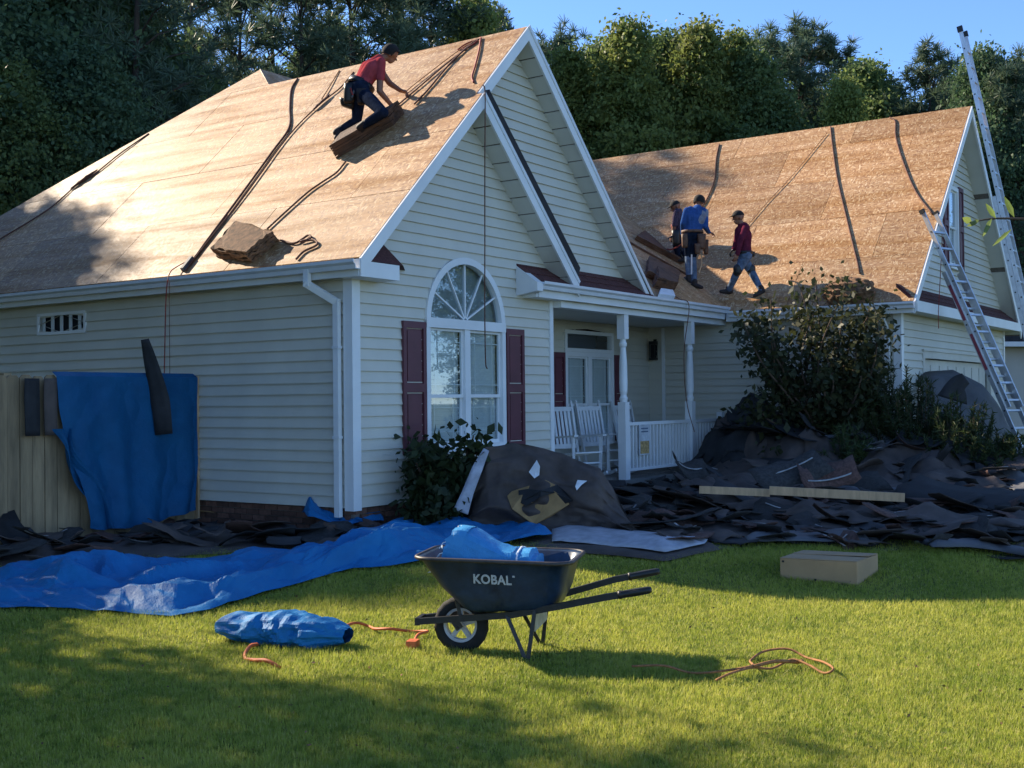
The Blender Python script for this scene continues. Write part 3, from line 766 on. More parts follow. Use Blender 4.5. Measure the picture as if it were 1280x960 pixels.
def tree_px(key, px, top, D, wide=1., **k):
    p = atD(px, 507, D); q = atD(px, top, D); g = ground(p.x, p.y)
    zone = [z for lim, z in ((110, 'beyond the low end of the left roof'), (260, 'behind the left roof before its small peak'), (420, 'behind the left roof ridge past its small peak'), (560, 'behind the kneeling roofer'), (690, 'behind the gable peak'), (810, 'between the gable and the garage roof'), (930, 'behind the garage ridge above the man in blue'), (1040, 'behind the middle of the garage ridge'), (1180, 'behind the garage ridge near the tall ladder'), (9999, 'beside the tall ladder')) if px < lim][0]
    k.setdefault('label', {'oakA': 'broad mid green leafy tree ', 'oakB': 'dense dark green leafy tree ', 'gumA': 'slender bright green tree ', 'gumB': 'slender deep green tree ', 'pineA': 'tall open crowned pine ', 'pineB': 'tall ragged crowned pine ', 'bush': 'low dark thicket shrub '}[key]+zone)
    return tree(key, p.x, p.y, q.z-g, wide=wide, **k)
tree('pineB', 12.4, 19.5, 16.7)
# back row (far), then nearer rows
for px, top, key, D, wd in [
    (-20, -60, 'oakB', 33, 1.1), (70, -75, 'oakB', 35, 1.05), (150, -40, 'oakA', 37, 1.), (20, 90, 'oakA', 30, 1.), (110, 70, 'oakB', 31.5, 1.),
    (205, 60, 'gumB', 39, 1.), (245, -70, 'pineB', 41, 1.1), (300, -30, 'pineA', 46, 1.1), (345, -55, 'pineB', 50, 1.), (285, 120, 'gumB', 48, .8), (385, -40, 'pineA', 44, 1.2),
    (445, -60, 'pineB', 46, 1.2), (500, -35, 'pineA', 50, 1.3), (545, -10, 'pineB', 52, 1.2), (420, 40, 'gumB', 52, 1.1), (595, 5, 'gumA', 52, .9), (480, 95, 'oakB', 54, .8), (630, 24, 'pineA', 56, .9),
    (700, 44, 'pineB', 58, .95), (715, 70, 'gumA', 50, .95), (755, 62, 'gumB', 52, .9), (790, 36, 'gumA', 49, .95), (835, 52, 'gumB', 52, 1.), (880, 40, 'gumA', 50, .95), (925, 50, 'gumA', 51, .85), (975, 46, 'pineB', 55, 1.1), (1005, 38, 'pineA', 56, 1.2),
    (950, 78, 'gumB', 50, 1.), (1050, 62, 'pineB', 57, 1.1), (1085, 88, 'gumB', 52, 1.1), (1060, 105, 'gumA', 49, .8), (1110, 112, 'oakA', 54, .9), (1165, 66, 'pineA', 50, 1.15), (1195, 105, 'oakB', 55, .9),
    (1235, 72, 'oakB', 46, .8), (1275, 76, 'pineB', 45, 1.1), (1300, 80, 'oakA', 47, 1.), (1330, 66, 'oakB', 50, 1.), (1150, 150, 'gumB', 60, 1.2),
    (770, 120, 'oakB', 57, 1.1), (860, 115, 'oakB', 58, 1.1), (940, 125, 'oakA', 58, 1.1), (1020, 120, 'oakB', 59, 1.1), (690, 150, 'oakA', 55, 1.)]:
    tree_px(key, px, top, D, wd)
for i in range(30):
    px = -60+i*47; D = 42 if px < 420 else 62
    tree_px('bush', px, 250 if px < 420 else 262, D+random.uniform(-2, 2), 1.25)
for i in range(12):
    px = -60+i*50; tree_px('bush', px, 215-(i % 3)*20 if px > 160 else 120, 50, .95)
# trees left of the house, outside the picture, whose shade falls on the lawn and the low end of the roof
for (X, Y, H, k, wd) in [(-7.5, 8.0, 13.0, 'oakB', 1.15), (-7.0, 15.0, 11.5, 'oakA', 1.25), (-6.8, 21, 13.5, 'oakB', 1.), (.6, 27.5, 17.2, 'gumB', 1.1), (-11.5, 2.5, 10.0, 'oakB', 1.2), (-1.6, 25.5, 16.6, 'oakA', 1.1), (-14, 11, 13, 'oakB', 1.2)]:
    tree(k, X, Y, H, wide=wd, label='leafy shade tree standing beyond the fence beside the house', group='shade trees beside the house')
# trees across the street, mirrored in the arched window
for (X, Y, H, k) in [(24, -24, 10, 'gumA'), (30, -20, 11, 'gumB'), (38, -22, 12, 'oakA'), (33, -33, 13, 'oakA'), (28, -30, 11, 'gumA'), (42, -14, 12, 'oakB')]:
    tree(k, X, Y, H, label='leafy tree standing across the front yard facing the arched window', group='trees across the front yard')
# ---- crape myrtle
def shrub_leafy(name, base, stems, nleaf, leaf, mat, label, cat='shrub', seed=3, spread=.25):
    global rng; rng = np.random.default_rng(seed); rr = random.Random(seed)
    b = Vector(base); root = empty(name, b); tag(root, label, cat); P = []
    for (pts) in stems:
        q = spline([b]+[Vector(p) for p in pts], 5); n = len(q)
        MB().tube(q, [.022*(1-.8*i/n)+.003 for i in range(n)], 6).build('stem', 'twig', root)
        for j in range(int(n*.25), n):
            for _ in range(nleaf): P.append(np.array(q[j])+rng.normal(size=3)*spread*(.4+.6*j/n))
    V, Fq = leaf_quads(np.array(P), leaf, 1.7); me = npmesh('foliage', V, Fq, mat); link('foliage', me, root)
    return root
st = []; rr = random.Random(4); mb = Vector((8.6, -2.25, 0))
for i in range(64):
    px = rr.uniform(918, 1112); py = rr.uniform(352, 575); 
    if px < 960 and py < 400: py += 40
    D = 18.9+rr.uniform(-.75, .75); tip = atD(px, py, D)
    st.append([mb.lerp(tip, .35)+Vector((rr.uniform(-.15, .15), rr.uniform(-.15, .15), .25)), mb.lerp(tip, .7)+Vector((rr.uniform(-.2, .2), rr.uniform(-.2, .2), .15)), tip])
shrub_leafy('crape_myrtle', mb, st, 17, .062, 'leaf_myrtle', 'loose crape myrtle with many thin stems in front of the garage side wall', seed=5, spread=.17)
st = []; sb = Vector((.75, -.55, 0))
for i in range(22):
    tip = atD(rr.uniform(505, 578), rr.uniform(562, 655), 13.5+rr.uniform(-.35, .35)); st.append([sb.lerp(tip, .5)+Vector((0, 0, .12)), tip])
for q in ((592, 545), (606, 556), (598, 562), (585, 560)): 
    tip = atD(q[0], q[1], 13.7); st.append([sb.lerp(tip, .5)+Vector((.1, 0, -.05)), tip])
shrub_leafy('rose_bush', sb, st, 20, .066, 'leaf_shrub', 'dark leafy bush below the arched window beside the felt heap', seed=6, spread=.12)
def spiky(name, base, H, R, n, mat, label, seed, group=None):
    rg = np.random.default_rng(seed); b = Vector(base); root = empty(name, b); tag(root, label, 'shrub', group)
    m = MB(); rr = random.Random(seed); V = []; 
    for i in range(n):
        a = rr.uniform(0, 6.28); r = R*math.sqrt(rr.random()); h = H*(1-.45*(r/R)**2)*rr.uniform(.75, 1.05)
        tip = b+Vector((r*math.cos(a), r*math.sin(a), h)); b0 = b+Vector((r*.4*math.cos(a), r*.4*math.sin(a), 0))
        m.tube([b0, b0.lerp(tip, .6)+Vector((0, 0, .05)), tip], [.012, .008, .003], 5)
        for k in range(120):
            t = rg.uniform(.15, 1); p = np.array(b0.lerp(tip, t)); d = rg.normal(size=3)*.8+np.array([0, 0, .8]); d /= np.linalg.norm(d)
            w_ = np.cross(d, rg.normal(size=3)); w_ /= np.linalg.norm(w_); L = rg.uniform(.05, .13)
            V += [p+w_*.010, p-w_*.010, p-w_*.002+d*L, p+w_*.002+d*L]
    m.build('stem', 'twig', root, fix=False); link('foliage', npmesh('foliage', V, np.arange(len(V)).reshape(-1, 4), mat), root)
spiky('evergreen_shrub', (8.75, -3.05, .2), 2.05, .65, 85, 'leaf_juniper', 'tall spiky evergreen shrub next to the crape myrtle', 1)
spiky('evergreen_shrub', (8.5, -3.75, .1), 1.8, .7, 85, 'leaf_juniper', 'spiky evergreen shrub before the garage downspout, half buried in debris', 2)
spiky('evergreen_shrub', (8.3, -4.45, .1), 1.4, .7, 85, 'leaf_juniper', 'low spiky evergreen shrub beside the grey felt sheet', 3)
spiky('evergreen_shrub', (7.7, -3.0, .1), 1.05, .5, 50, 'leaf_juniper', 'short yellow green shrub poking out of the debris pile', 4)
spiky('evergreen_shrub', (8.2, -5.1, .1), .9, .5, 40, 'leaf_juniper', 'small spiky shrub at the foot of the short ladder', 9)
# ---- young tree whose twig reaches into the view on the right
def twig_tree():
    b = atD(1560, 800, 4.6); b.z = ground(b.x, b.y); root = empty('sapling', b); tag(root, 'young tree with thin twig and narrow leaves reaching before the garage gable', 'tree')
    top = Vector((b.x, b.y, 2.9)); MB().tube([b, b.lerp(top, .5)+Vector((.03, 0, 0)), top], [.035, .025, .008], 7).build('trunk', 'twig', root)
    pts = spline([Vector((b.x, b.y, 2.05)), atD(1400, 262, 4.5), atD(1300, 273, 4.45), atD(1245, 273, 4.45), atD(1212, 278, 4.42)], 5)
    MB().tube(pts, [.009-.007*i/len(pts) for i in range(len(pts))], 5).build('branch', 'twig', root)
    for (a, q, w_) in [((1240, 273), (1228, 296), .012), ((1245, 273), (1232, 254), .010), ((1215, 278), (1203, 272), .013), ((1225, 275), (1208, 283), .010), ((1265, 286), (1240, 308), .008), ((1268, 272), (1255, 245), .011), ((1300, 272), (1290, 240), .012), ((1330, 268), (1350, 300), .012)]:
        p0 = atD(*a, 4.44); p1 = atD(*q, 4.38+random.uniform(-.06, .06)); d = p1-p0; s_ = d.cross(_F+Vector((.3, .2, .4))).normalized()*w_; n_ = d.cross(s_).normalized()*.004
        V = [p0, p0.lerp(p1, .35)+s_, p0.lerp(p1, .7)+s_*.8, p1, p0.lerp(p1, .7)-s_*.8, p0.lerp(p1, .35)-s_, p0.lerp(p1, .4)+n_]
        MB().add(V, [(0, 1, 6), (1, 2, 6), (2, 3, 6), (3, 4, 6), (4, 5, 6), (5, 0, 6)]).build('leaf', 'leaf_bright', root, fix=False)
twig_tree()
# ---- grass blades
def grass():
    rg = np.random.default_rng(5); n = 900000
    # sample by depth so the near lawn is densest
    D = 4.9+(13.5-4.9)*rg.random(n)**1.25; lat = (rg.random(n)*2-1)*.56*D
    X = CAM.x+D*math.cos(YAW)+lat*math.sin(YAW); Y = CAM.y+D*math.sin(YAW)-lat*math.cos(YAW)
    keep = ~((X > -.05) & (Y > -.05)); X, Y, D = X[keep], Y[keep], D[keep]; n = len(X)
    u = X*.825+Y*.565; t = ((u+.8)/(-2.8)).clip(0, 1); Z = -.2*t*t*(3-2*t)
    Z = Z + np.array([.012*noise.noise((float(a)*.5, float(b)*.5, 3)) for a, b in zip(X[::1], Y[::1])]) - .004
    cl = np.sin(X*2.1+np.sin(Y*1.7))*np.sin(Y*2.6+np.sin(X*1.3))
    L = rg.uniform(.024, .056, n)*(1+.25*cl); a = rg.uniform(0, 2*math.pi, n); ln = rg.uniform(.1, .95, n)
    wv = rg.uniform(.0016, .0032, n)*(1+.06*D)
    P = np.stack([X, Y, Z], 1); S = np.stack([np.cos(a), np.sin(a), 0*a], 1)*wv[:, None]
    b = a+math.pi/2+rg.normal(size=n)*.5
    T = P+np.stack([np.cos(b)*ln*L, np.sin(b)*ln*L, L*np.sqrt((1-.8*ln**2).clip(.1, 1))], 1)
    V = np.stack([P-S, P+S, T], 1).reshape(-1, 3)
    tag(link('grass', npmesh('grass', V, np.arange(3*n).reshape(n, 3), 'grass_blade')), 'short mown green lawn grass', 'grass', kind='stuff')
grass()
# small litter of shingle crumbs and dry leaves on the lawn
def litter():
    rg = np.random.default_rng(9); V = []; n = 0
    for k in range(240):
        D = rg.uniform(5.2, 12); lat = rg.uniform(-.45, .5)*D; X = CAM.x+D*math.cos(YAW)+lat*math.sin(YAW); Y = CAM.y+D*math.sin(YAW)-lat*math.cos(YAW)
        if X > -.3 and Y > -.5: continue
        c = np.array([X, Y, ground(X, Y)+rg.uniform(.025, .045)]); a = rg.normal(size=3)*np.array([1, 1, .35]); a /= np.linalg.norm(a); b = np.cross(a, rg.normal(size=3)); b /= np.linalg.norm(b)
        s_ = rg.uniform(.005, .016); V += [c-a*s_, c+b*s_*.6, c+a*s_, c-b*s_*.6]; n += 1
    tag(link('lawn_litter', npmesh('lawn_litter', V, np.arange(4*n).reshape(n, 4), 'bundle_brown')), 'scattered brown crumbs and dry leaves on the lawn', 'litter', kind='stuff')
litter()
# ---- neighbour's house at the right edge
nb = empty('neighbour_house', tuple(atD(1310, 507, 40)*1.0)); nb.location.z = 0
tag(nb, 'pale neighbouring house with dark roof beyond the garage', 'house')
def wallq(name, mat, D, pts, thick=6.0):
    P = [atD(x, y, D) for x, y in pts]; d = _F.copy(); d.z = 0; d.normalize()
    return MB().prism(P, d*thick).build(name, mat, nb)
wallq('wall', 'neighbour_wall', 40, [(1256, 432), (1330, 432), (1330, 545), (1256, 545)]); wallq('roof', 'neighbour_roof', 39.6, [(1252, 432), (1336, 432), (1336, 402), (1262, 402)], 3.5)
wallq('fascia', 'trim', 39.3, [(1252, 433), (1336, 433), (1336, 427), (1252, 427)], .2)
wallq('brick_gable', 'neighbour_brick', 44, [(1264, 402), (1330, 402), (1330, 272), (1266, 272)]); wallq('roof', 'neighbour_roof', 43.5, [(1262, 272), (1330, 272), (1330, 264), (1264, 266)], 7)
# ================================================================== fence
fence = empty('wooden_fence', (-2, 2.6, 0)); tag(fence, 'tan wooden board fence meeting the left wall of the house', 'fence')
FY = 2.54
for i in range(34):
    x1 = -.06-i*.147; x0 = x1-.14; j = random.uniform(-.006, .006); h = 1.83+random.uniform(-.008, .008); g = ground(x0, FY)
    MB().prism([(x0, FY+j, g+.03), (x1, FY+j, g+.03), (x1, FY+j, h-.03), (x1-.03, FY+j, h), (x0+.03, FY+j, h), (x0, FY+j, h-.03)], (0, .018, 0)).build('board', 'fence_wood', fence)
for z in (.35, .95, 1.6): MB().bb((-5.0, FY+.03, z), (-.05, FY+.07, z+.09)).build('rail', 'fence_wood', fence)
for x in (-.1, -2.5, -4.9): MB().bb((x-.045, FY+.072, -.2), (x+.045, FY+.16, 1.85)).build('post', 'fence_wood', fence)
MB().bb((-.055, FY-.05, .1), (-.022, FY+.03, 1.84)).build('post', 'lumber', fence)
# ================================================================== cloth helpers
def grid_obj(name, fn, nu, nv, mat, parent=None, thick=.004, sub=0):
    V = [fn(i/nu, j/nv) for i in range(nu+1) for j in range(nv+1)]
    Fs = [(i*(nv+1)+j, (i+1)*(nv+1)+j, (i+1)*(nv+1)+j+1, i*(nv+1)+j+1) for i in range(nu) for j in range(nv)]
    o = MB().add(V, Fs).build(name, mat, parent, not mat.startswith(('tarp', 'bag')))
    if thick:
        s = o.modifiers.new('s', 'SOLIDIFY'); s.thickness = thick; s.offset = 0
    return o
def polyat(P, t):
    P = [Vector(p) for p in P]; L = [0]
    for a, b in zip(P[:-1], P[1:]): L.append(L[-1]+(b-a).length)
    s = t*L[-1]
    for i in range(len(P)-1):
        if s <= L[i+1]+1e-9:
            k = (s-L[i])/max(1e-9, L[i+1]-L[i]); return P[i].lerp(P[i+1], k)
    return P[-1]
def crease(x, y, s, seed):
    """sharp irregular folds 0..1: straight ridges in several directions, broken by a slow warp"""
    r = random.Random(int(seed)*7+1); v = 0; tot = 0
    wx = .35*noise.noise((x*s*.5, y*s*.5, seed)); wy = .35*noise.noise((x*s*.5, y*s*.5, seed+7))
    for k in range(5):
        a = r.uniform(0, 3.14); f = s*(.55+.42*k)*r.uniform(.8, 1.2); am = 1/(1+.75*k)
        q = (x*math.cos(a)+y*math.sin(a)+wx*math.cos(k*2.)+wy*math.sin(k*2.))*f+r.random()
        gate = .5+.5*noise.noise((x*s*.7+k*9, y*s*.7, seed+k)); v += am*gate*(abs((q % 1)-.5)*2)**1.15; tot += am
    return v/tot*1.5
from mathutils.geometry import delaunay_2d_cdt
def facets(W, H, su, sv, seed, amp):
    """random triangulated plate: returns a height function made of flat facets with sharp creases"""
    r = random.Random(seed); pts = []
    nu, nv = max(2, int(W/su)), max(2, int(H/sv))
    for i in range(-1, nu+2):
        for j in range(-1, nv+2): pts.append((W*(i+r.uniform(-.42, .42))/nu, H*(j+r.uniform(-.42, .42)+.5*(i % 2))/nv))
    res = delaunay_2d_cdt([Vector(p) for p in pts], [], [], 0, 1e-6); P = np.array([tuple(v) for v in res[0]]); T = np.array([f for f in res[2]])
    hh = np.array([r.random()**1.6 for _ in P])*amp
    A, B, C = P[T[:, 0]], P[T[:, 1]], P[T[:, 2]]; den = (B[:, 1]-C[:, 1])*(A[:, 0]-C[:, 0])+(C[:, 0]-B[:, 0])*(A[:, 1]-C[:, 1])
    def h(x, y):
        l1 = ((B[:, 1]-C[:, 1])*(x-C[:, 0])+(C[:, 0]-B[:, 0])*(y-C[:, 1]))/den; l2 = ((C[:, 1]-A[:, 1])*(x-C[:, 0])+(A[:, 0]-C[:, 0])*(y-C[:, 1]))/den; l3 = 1-l1-l2
        k = int(np.argmax(np.minimum(np.minimum(l1, l2), l3))); return float(l1[k]*hh[T[k, 0]]+l2[k]*hh[T[k, 1]]+l3[k]*hh[T[k, 2]])
    return h
def ground_sheet(name, up, lo, mat, amp, seed, nu=70, nv=28, base=.02, edge=.35, fr=1.3):
    """sheet lying on the ground between two pixel polylines (far edge, near edge)"""
    U = [onG(*p) for p in up]; Lw = [onG(*p) for p in lo]
    W = sum((a-b).length for a, b in zip(U[:-1], U[1:])); H = (U[len(U)//2]-Lw[len(Lw)//2]).length
    f1 = facets(W, H, .75, .34, seed, 1.); f2 = facets(W, H, .26, .17, seed+1, 1.); f3 = facets(W, H, .11, .09, seed+2, 1.)
    def fn(u, v):
        ju = u; jv = v+.035*noise.noise((u*W*1.6, v*3, seed))*(1 if v in (0, 1) else .3)
        p = polyat(U, ju).lerp(polyat(Lw, ju), jv); e = min(1, min(u, 1-u)*8+edge, min(v, 1-v)*4+edge)
        x, y = u*W, v*H
        h = amp*(.62*f1(x, y)+.26*f2(x, y)+.10*f3(x, y))*e
        p.z = ground(p.x, p.y)+base+max(0, h); return p
    return grid_obj(name, fn, nu, nv, mat)
# blue tarps on the ground
o = ground_sheet('blue_tarp', [(-60, 722), (60, 720), (180, 708), (300, 697), (420, 692), (540, 678), (600, 674)], [(-60, 763), (60, 764), (150, 770), (215, 774), (262, 768), (330, 745), (440, 716), (545, 706)], 'tarp_blue', .38, 2, 220, 64, edge=.15)
tag(o, 'large crumpled blue tarp spread over the lawn from the fence to the wheelbarrow', 'tarp')
o = ground_sheet('blue_tarp', [(355, 652), (420, 648), (470, 655)], [(385, 672), (430, 676), (480, 668)], 'tarp_blue', .5, 7, 50, 26, base=.14); tag(o, 'small blue tarp corner heaped against the house corner post', 'tarp')
o = ground_sheet('blue_tarp', [(440, 674), (520, 664), (600, 656), (668, 656)], [(420, 694), (530, 690), (620, 690), (690, 680)], 'tarp_blue', .26, 9, 70, 26, base=.05); tag(o, 'blue tarp strip lying in front of the dark felt heap', 'tarp')
# tarp draped over the fence
DR = facets(1.9, 1.8, .22, .45, 5, 1.)
def drape(u, v):
    x = -2.02+1.96*u; 
    z = 1.87-1.72*v
    sq = 1-.0*v; xl = -2.02+ (.26*smooth(.15, 1, v)+.08*v); xr = -.07-.13*smooth(.6, 1, v)
    x = xl+(xr-xl)*u
    z = 1.865-v*(1.72+.08*math.sin(math.pi*min(1, u*1.1))-.08*u+.03*noise.noise((u*6, 0, 3)))
    fold = .035*math.sin(u*23+2.5*noise.noise((u*3, v*1.5, 1)))*(.35+.65*v)+.05*(crease(u*2, v*1.4, 1.6, 3)-.4)
    sag = .10*smooth(.55, 1, v)
    fold += DR(u*1.9, v*1.8)*.12*(.3+.7*v)
    if v < .02: return Vector((x, FY+.005, 1.872))
    return Vector((x, FY-.055-abs(fold)-sag, z))
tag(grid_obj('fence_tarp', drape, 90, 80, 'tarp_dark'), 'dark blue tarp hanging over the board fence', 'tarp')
def drape2(u, v):
    x = -2.10+.22*u+.62*v**1.2+.06*math.sin(v*9+u*3); z = 1.25-1.12*v
    return Vector((x, FY-.10-.05*math.sin(u*7+v*4)-.08*v, z))
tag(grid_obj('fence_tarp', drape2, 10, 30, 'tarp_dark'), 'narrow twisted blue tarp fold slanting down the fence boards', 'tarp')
def ribbon(name, pts, wids, mat, label, cat, th=.008, side=None, group=None):
    pts = spline(pts, 6); n = len(pts)
    def fn(u, v):
        k = min(n-1, int(round(u*(n-1)))); wd = np.interp(u, np.linspace(0, 1, len(wids)), wids)
        d = (pts[min(k+1, n-1)]-pts[max(0, k-1)]).normalized(); s_ = side or d.cross(_F).normalized()
        return pts[k]+s_*(v-.5)*wd+Vector((0, 0, .0))
    return tag(grid_obj(name, fn, n-1, 3, mat, thick=th), label, cat, group)
ribbon('felt_strip', [onY(181, 424, 2.42), onY(189, 455, 2.41), onY(200, 500, 2.37), onY(205, 543, 2.35)], [.09, .16, .22, .20], 'black_felt', 'curved black roofing strip standing up over the tarped fence', 'roofing strip', .02)
ribbon('felt_strip', [onY(40, 473, 2.47), onY(40, 500, 2.46), onY(41, 545, 2.45)], [.17, .18, .17], 'black_felt', 'black roofing strip hung over bare fence boards', 'roofing strip', .012, Vector((1, 0, 0)))
ribbon('felt_strip', [onY(63, 473, 2.46), onY(63, 500, 2.45), onY(64, 544, 2.44)], [.15, .16, .15], 'brown_felt', 'brown roofing strip hung on the fence next to the blue tarp', 'roofing strip', .012, Vector((1, 0, 0)))
# ================================================================== felt heap (sheet draped over torn roofing)
FH = facets(2.6, 1.2, .3, .22, 8, 1.)
def felt_heap():
    # profile of the crest in picture terms, standing on the ground in front of the wall
    crest = [(572, 655), (590, 600), (606, 560), (640, 553), (680, 562), (715, 574), (750, 585), (772, 622), (792, 660)]
    base = [(566, 662), (590, 668), (620, 668), (660, 668), (700, 668), (735, 668), (760, 667), (785, 668), (800, 668)]
    B = [onG(*p) for p in base]
    C = [atD(x, y, depth(polyat(B, i/8))+.42*math.sin(math.pi*min(.93, max(.07, i/8)))) for i, (x, y) in enumerate(crest)]
    def fn(u, v):
        b = polyat(B, u); c = polyat(C, u)
        if v <= .7:
            t = v/.7; p = b.lerp(c, t); bul = .20*math.sin(math.pi*t)*(.4+.9*abs(noise.noise((u*5, t*2, 2)))); p = p-_F*bul
            p = p - _F*(.24*(crease(u*3, t*1.6, 1.5, 4)-.4))+Vector((0, 0, .06*noise.noise((u*9, t*6, 1))))-_F*(.05*noise.noise((u*16, t*9, 3))+.16*(FH(u*2.6, t*1.2)-.3))
            if t < .12: p = p-_F*(.15*(1-t/.12))
        else:
            t = (v-.7)/.3; p = c+_F*(.75*t); p.z = c.z*(1-t*t)+.03*noise.noise((u*8, v*8, 5))
        p.z = max(p.z, ground(p.x, p.y)+.015); return p
    o = grid_obj('felt_heap', fn, 110, 80, 'brown_felt', thick=.006); tag(o, 'tall heap of dark brown roofing felt before the arched window', 'felt heap')
    return fn
fh = felt_heap()
def patch(name, pts, mat, label, cat, off=.035, D0=None):
    """irregular flat scrap resting on the felt heap's front"""
    c = None; P = []
    for x, y in pts:
        best = None
        # walk along the ray until it meets the heap surface (sampled)
        best = min(((fh(u/40, v/40*.7)-CAM) for u in range(41) for v in range(41)), key=lambda q: (q-ray(x, y)*q.dot(_F)).length)
        P.append(CAM+ray(x, y)*(best.dot(_F)-off))
    tag(MB().prism(P, _F*.012).build(name, mat), label, cat)
patch('plywood_scrap', [(634, 620), (640, 614), (662, 607), (682, 600), (694, 606), (690, 612), (702, 620), (712, 630), (690, 645), (668, 656), (655, 648), (640, 636)], 'plywood_tan', 'torn tan plywood scrap on the front of the felt heap', 'wood scrap')
patch('felt_scrap', [(648, 613), (660, 611), (676, 613), (697, 606), (708, 616), (716, 626), (706, 630), (694, 616), (676, 621), (658, 632), (649, 628)], 'black_felt', 'black torn felt tongue lying across the tan plywood scrap', 'felt scrap', .06)
patch('paper_scrap', [(671, 575), (675, 583), (674, 594), (668, 598), (661, 590)], 'paper_white', 'small pale torn scrap high on the felt heap', 'paper scrap', .05)
patch('paper_scrap', [(722, 600), (734, 601), (727, 606), (721, 613), (719, 608)], 'paper_white', 'crumpled white scrap on the right shoulder of the felt heap', 'paper scrap', .05)
ribbon('pale_fold', [atD(608, 562, 13.5), atD(597, 585, 13.35), atD(585, 615, 13.2), atD(576, 640, 13.1)], [.07, .12, .13, .17], 'pale_backing', 'pale folded backing edge down the side of the felt heap', 'felt edge', .01)
# ================================================================== torn roofing debris
def heap_h(X, Y):
    h = 1.42*math.exp(-(((X-8.85)/.95)**2+((Y+.80)/.85)**2))+.85*math.exp(-(((X-8.2)/1.0)**2+((Y+2.3)/1.2)**2))+.68*math.exp(-(((X-8.3)/1.1)**2+((Y+4.3)/1.2)**2))
    h += .30*math.exp(-(((X-6.2)/1.9)**2+((Y+3.6)/1.8)**2))+.25*math.exp(-(((X-4.8)/1.4)**2+((Y+1.6)/1.0)**2))
    e = smooth(.9, 2.6, X*.9+.35*(Y+6))
    return max(0, h)*(.8+.35*fbm(X*1.6, Y*1.6, 5))+.05*e+.05*max(0, fbm(X*3, Y*3, 8))
def heap_fn(u, v):
    near = polyat(NEAR, u); far = polyat(FAR, u); p = near.lerp(far, v); e = min(1, v*6, (1-v)*14+.85)
    p.z = ground(p.x, p.y)+.01+heap_h(p.x, p.y)*e; return p
NEAR = [onG(*p) for p in [(770, 668), (830, 680), (900, 688), (1000, 680), (1100, 690), (1200, 688), (1290, 700), (1360, 704)]]
FAR = [Vector(p) for p in [(4.3, -.35, 0), (6.0, -.32, 0), (8.0, -.30, 0), (9.45, -.35, 0), (9.5, -2.4, 0), (9.55, -4.0, 0), (9.6, -5.2, 0), (9.4, -7, 0)]]
o = grid_obj('debris_heap', heap_fn, 110, 60, 'brown_felt', thick=0); tag(o, 'low mass of torn brown roofing felt piled from porch to garage', 'debris', kind='stuff')
def shingle_piece(p, size, rot, mat, label, group, bend, tilt, stripe=False):
    a, b = size; nu, nv = 6, 3; V = []; rr = random
    jag = [rr.uniform(-.05, .05) for _ in range(20)]
    M = Matrix.Translation(p) @ Matrix.Rotation(rot, 4, 'Z') @ Matrix.Rotation(tilt[0], 4, 'X') @ Matrix.Rotation(tilt[1], 4, 'Y')
    def fn(u, v):
        x = (u-.5)*a+(jag[int(v*3)] if u in (0, 1) else 0); y = (v-.5)*b+(jag[int(u*6)+5] if v in (0, 1) else 0)
        z = bend*(u-.5)**2*4-.5*bend*abs(v-.5)+.02*math.sin(u*5+jag[3]*60)
        return M @ Vector((x, y, z))
    o = grid_obj('torn_shingle', fn, nu, nv, mat, thick=.008); tag(o, label, 'shingle scrap', group)
    if stripe:
        y = random.uniform(-.35, .35)*b
        def fs(u, v):
            yy = y+(v-.5)*.022; q = M @ Vector(((u-.5)*a*.8, yy, bend*((u-.5)*.8)**2*4-.5*bend*abs(yy/b)+.011)); return q
        c = grid_obj('sealant_stripe', fs, 6, 1, 'shingle_edge', o, thick=.004)
rs = random.Random(12); random.seed(12)
KS = [('shingle_dark', 'torn charcoal roofing shingle piece lying in the debris pile', 'charcoal shingle pieces in the debris'), ('shingle_brown', 'torn reddish brown shingle piece lying in the debris pile', 'brown shingle pieces in the debris'), ('black_felt', 'crumpled black felt piece lying in the debris pile', 'black felt pieces in the debris'), ('brown_felt', 'crumpled brown felt piece lying in the debris pile', 'brown felt pieces in the debris')]
cnt = 0
while cnt < 290:
    u, v = rs.random(), rs.random()**1.1; p = heap_fn(u, v)
    if p.x > 9.35: continue
    k = rs.choices([0, 1, 2, 3], [5, 4, 2, 3])[0]
    if p.x > 7.6 and p.y > -2.2: k = 2
    steep = heap_h(p.x, p.y)
    s = (rs.uniform(.22, .7), rs.uniform(.14, .34)) if rs.random() < .85 else (rs.uniform(.9, 1.4), rs.uniform(.3, .6))
    shingle_piece(p+Vector((0, 0, rs.uniform(.02, .07))), s, rs.uniform(0, 6.28), KS[k][0], KS[k][1], KS[k][2], rs.uniform(-.05, .07), (rs.gauss(0, .16+.35*min(1, steep)), rs.gauss(0, .14+.3*min(1, steep))), k in (0, 1) and rs.random() < .3)
    cnt += 1
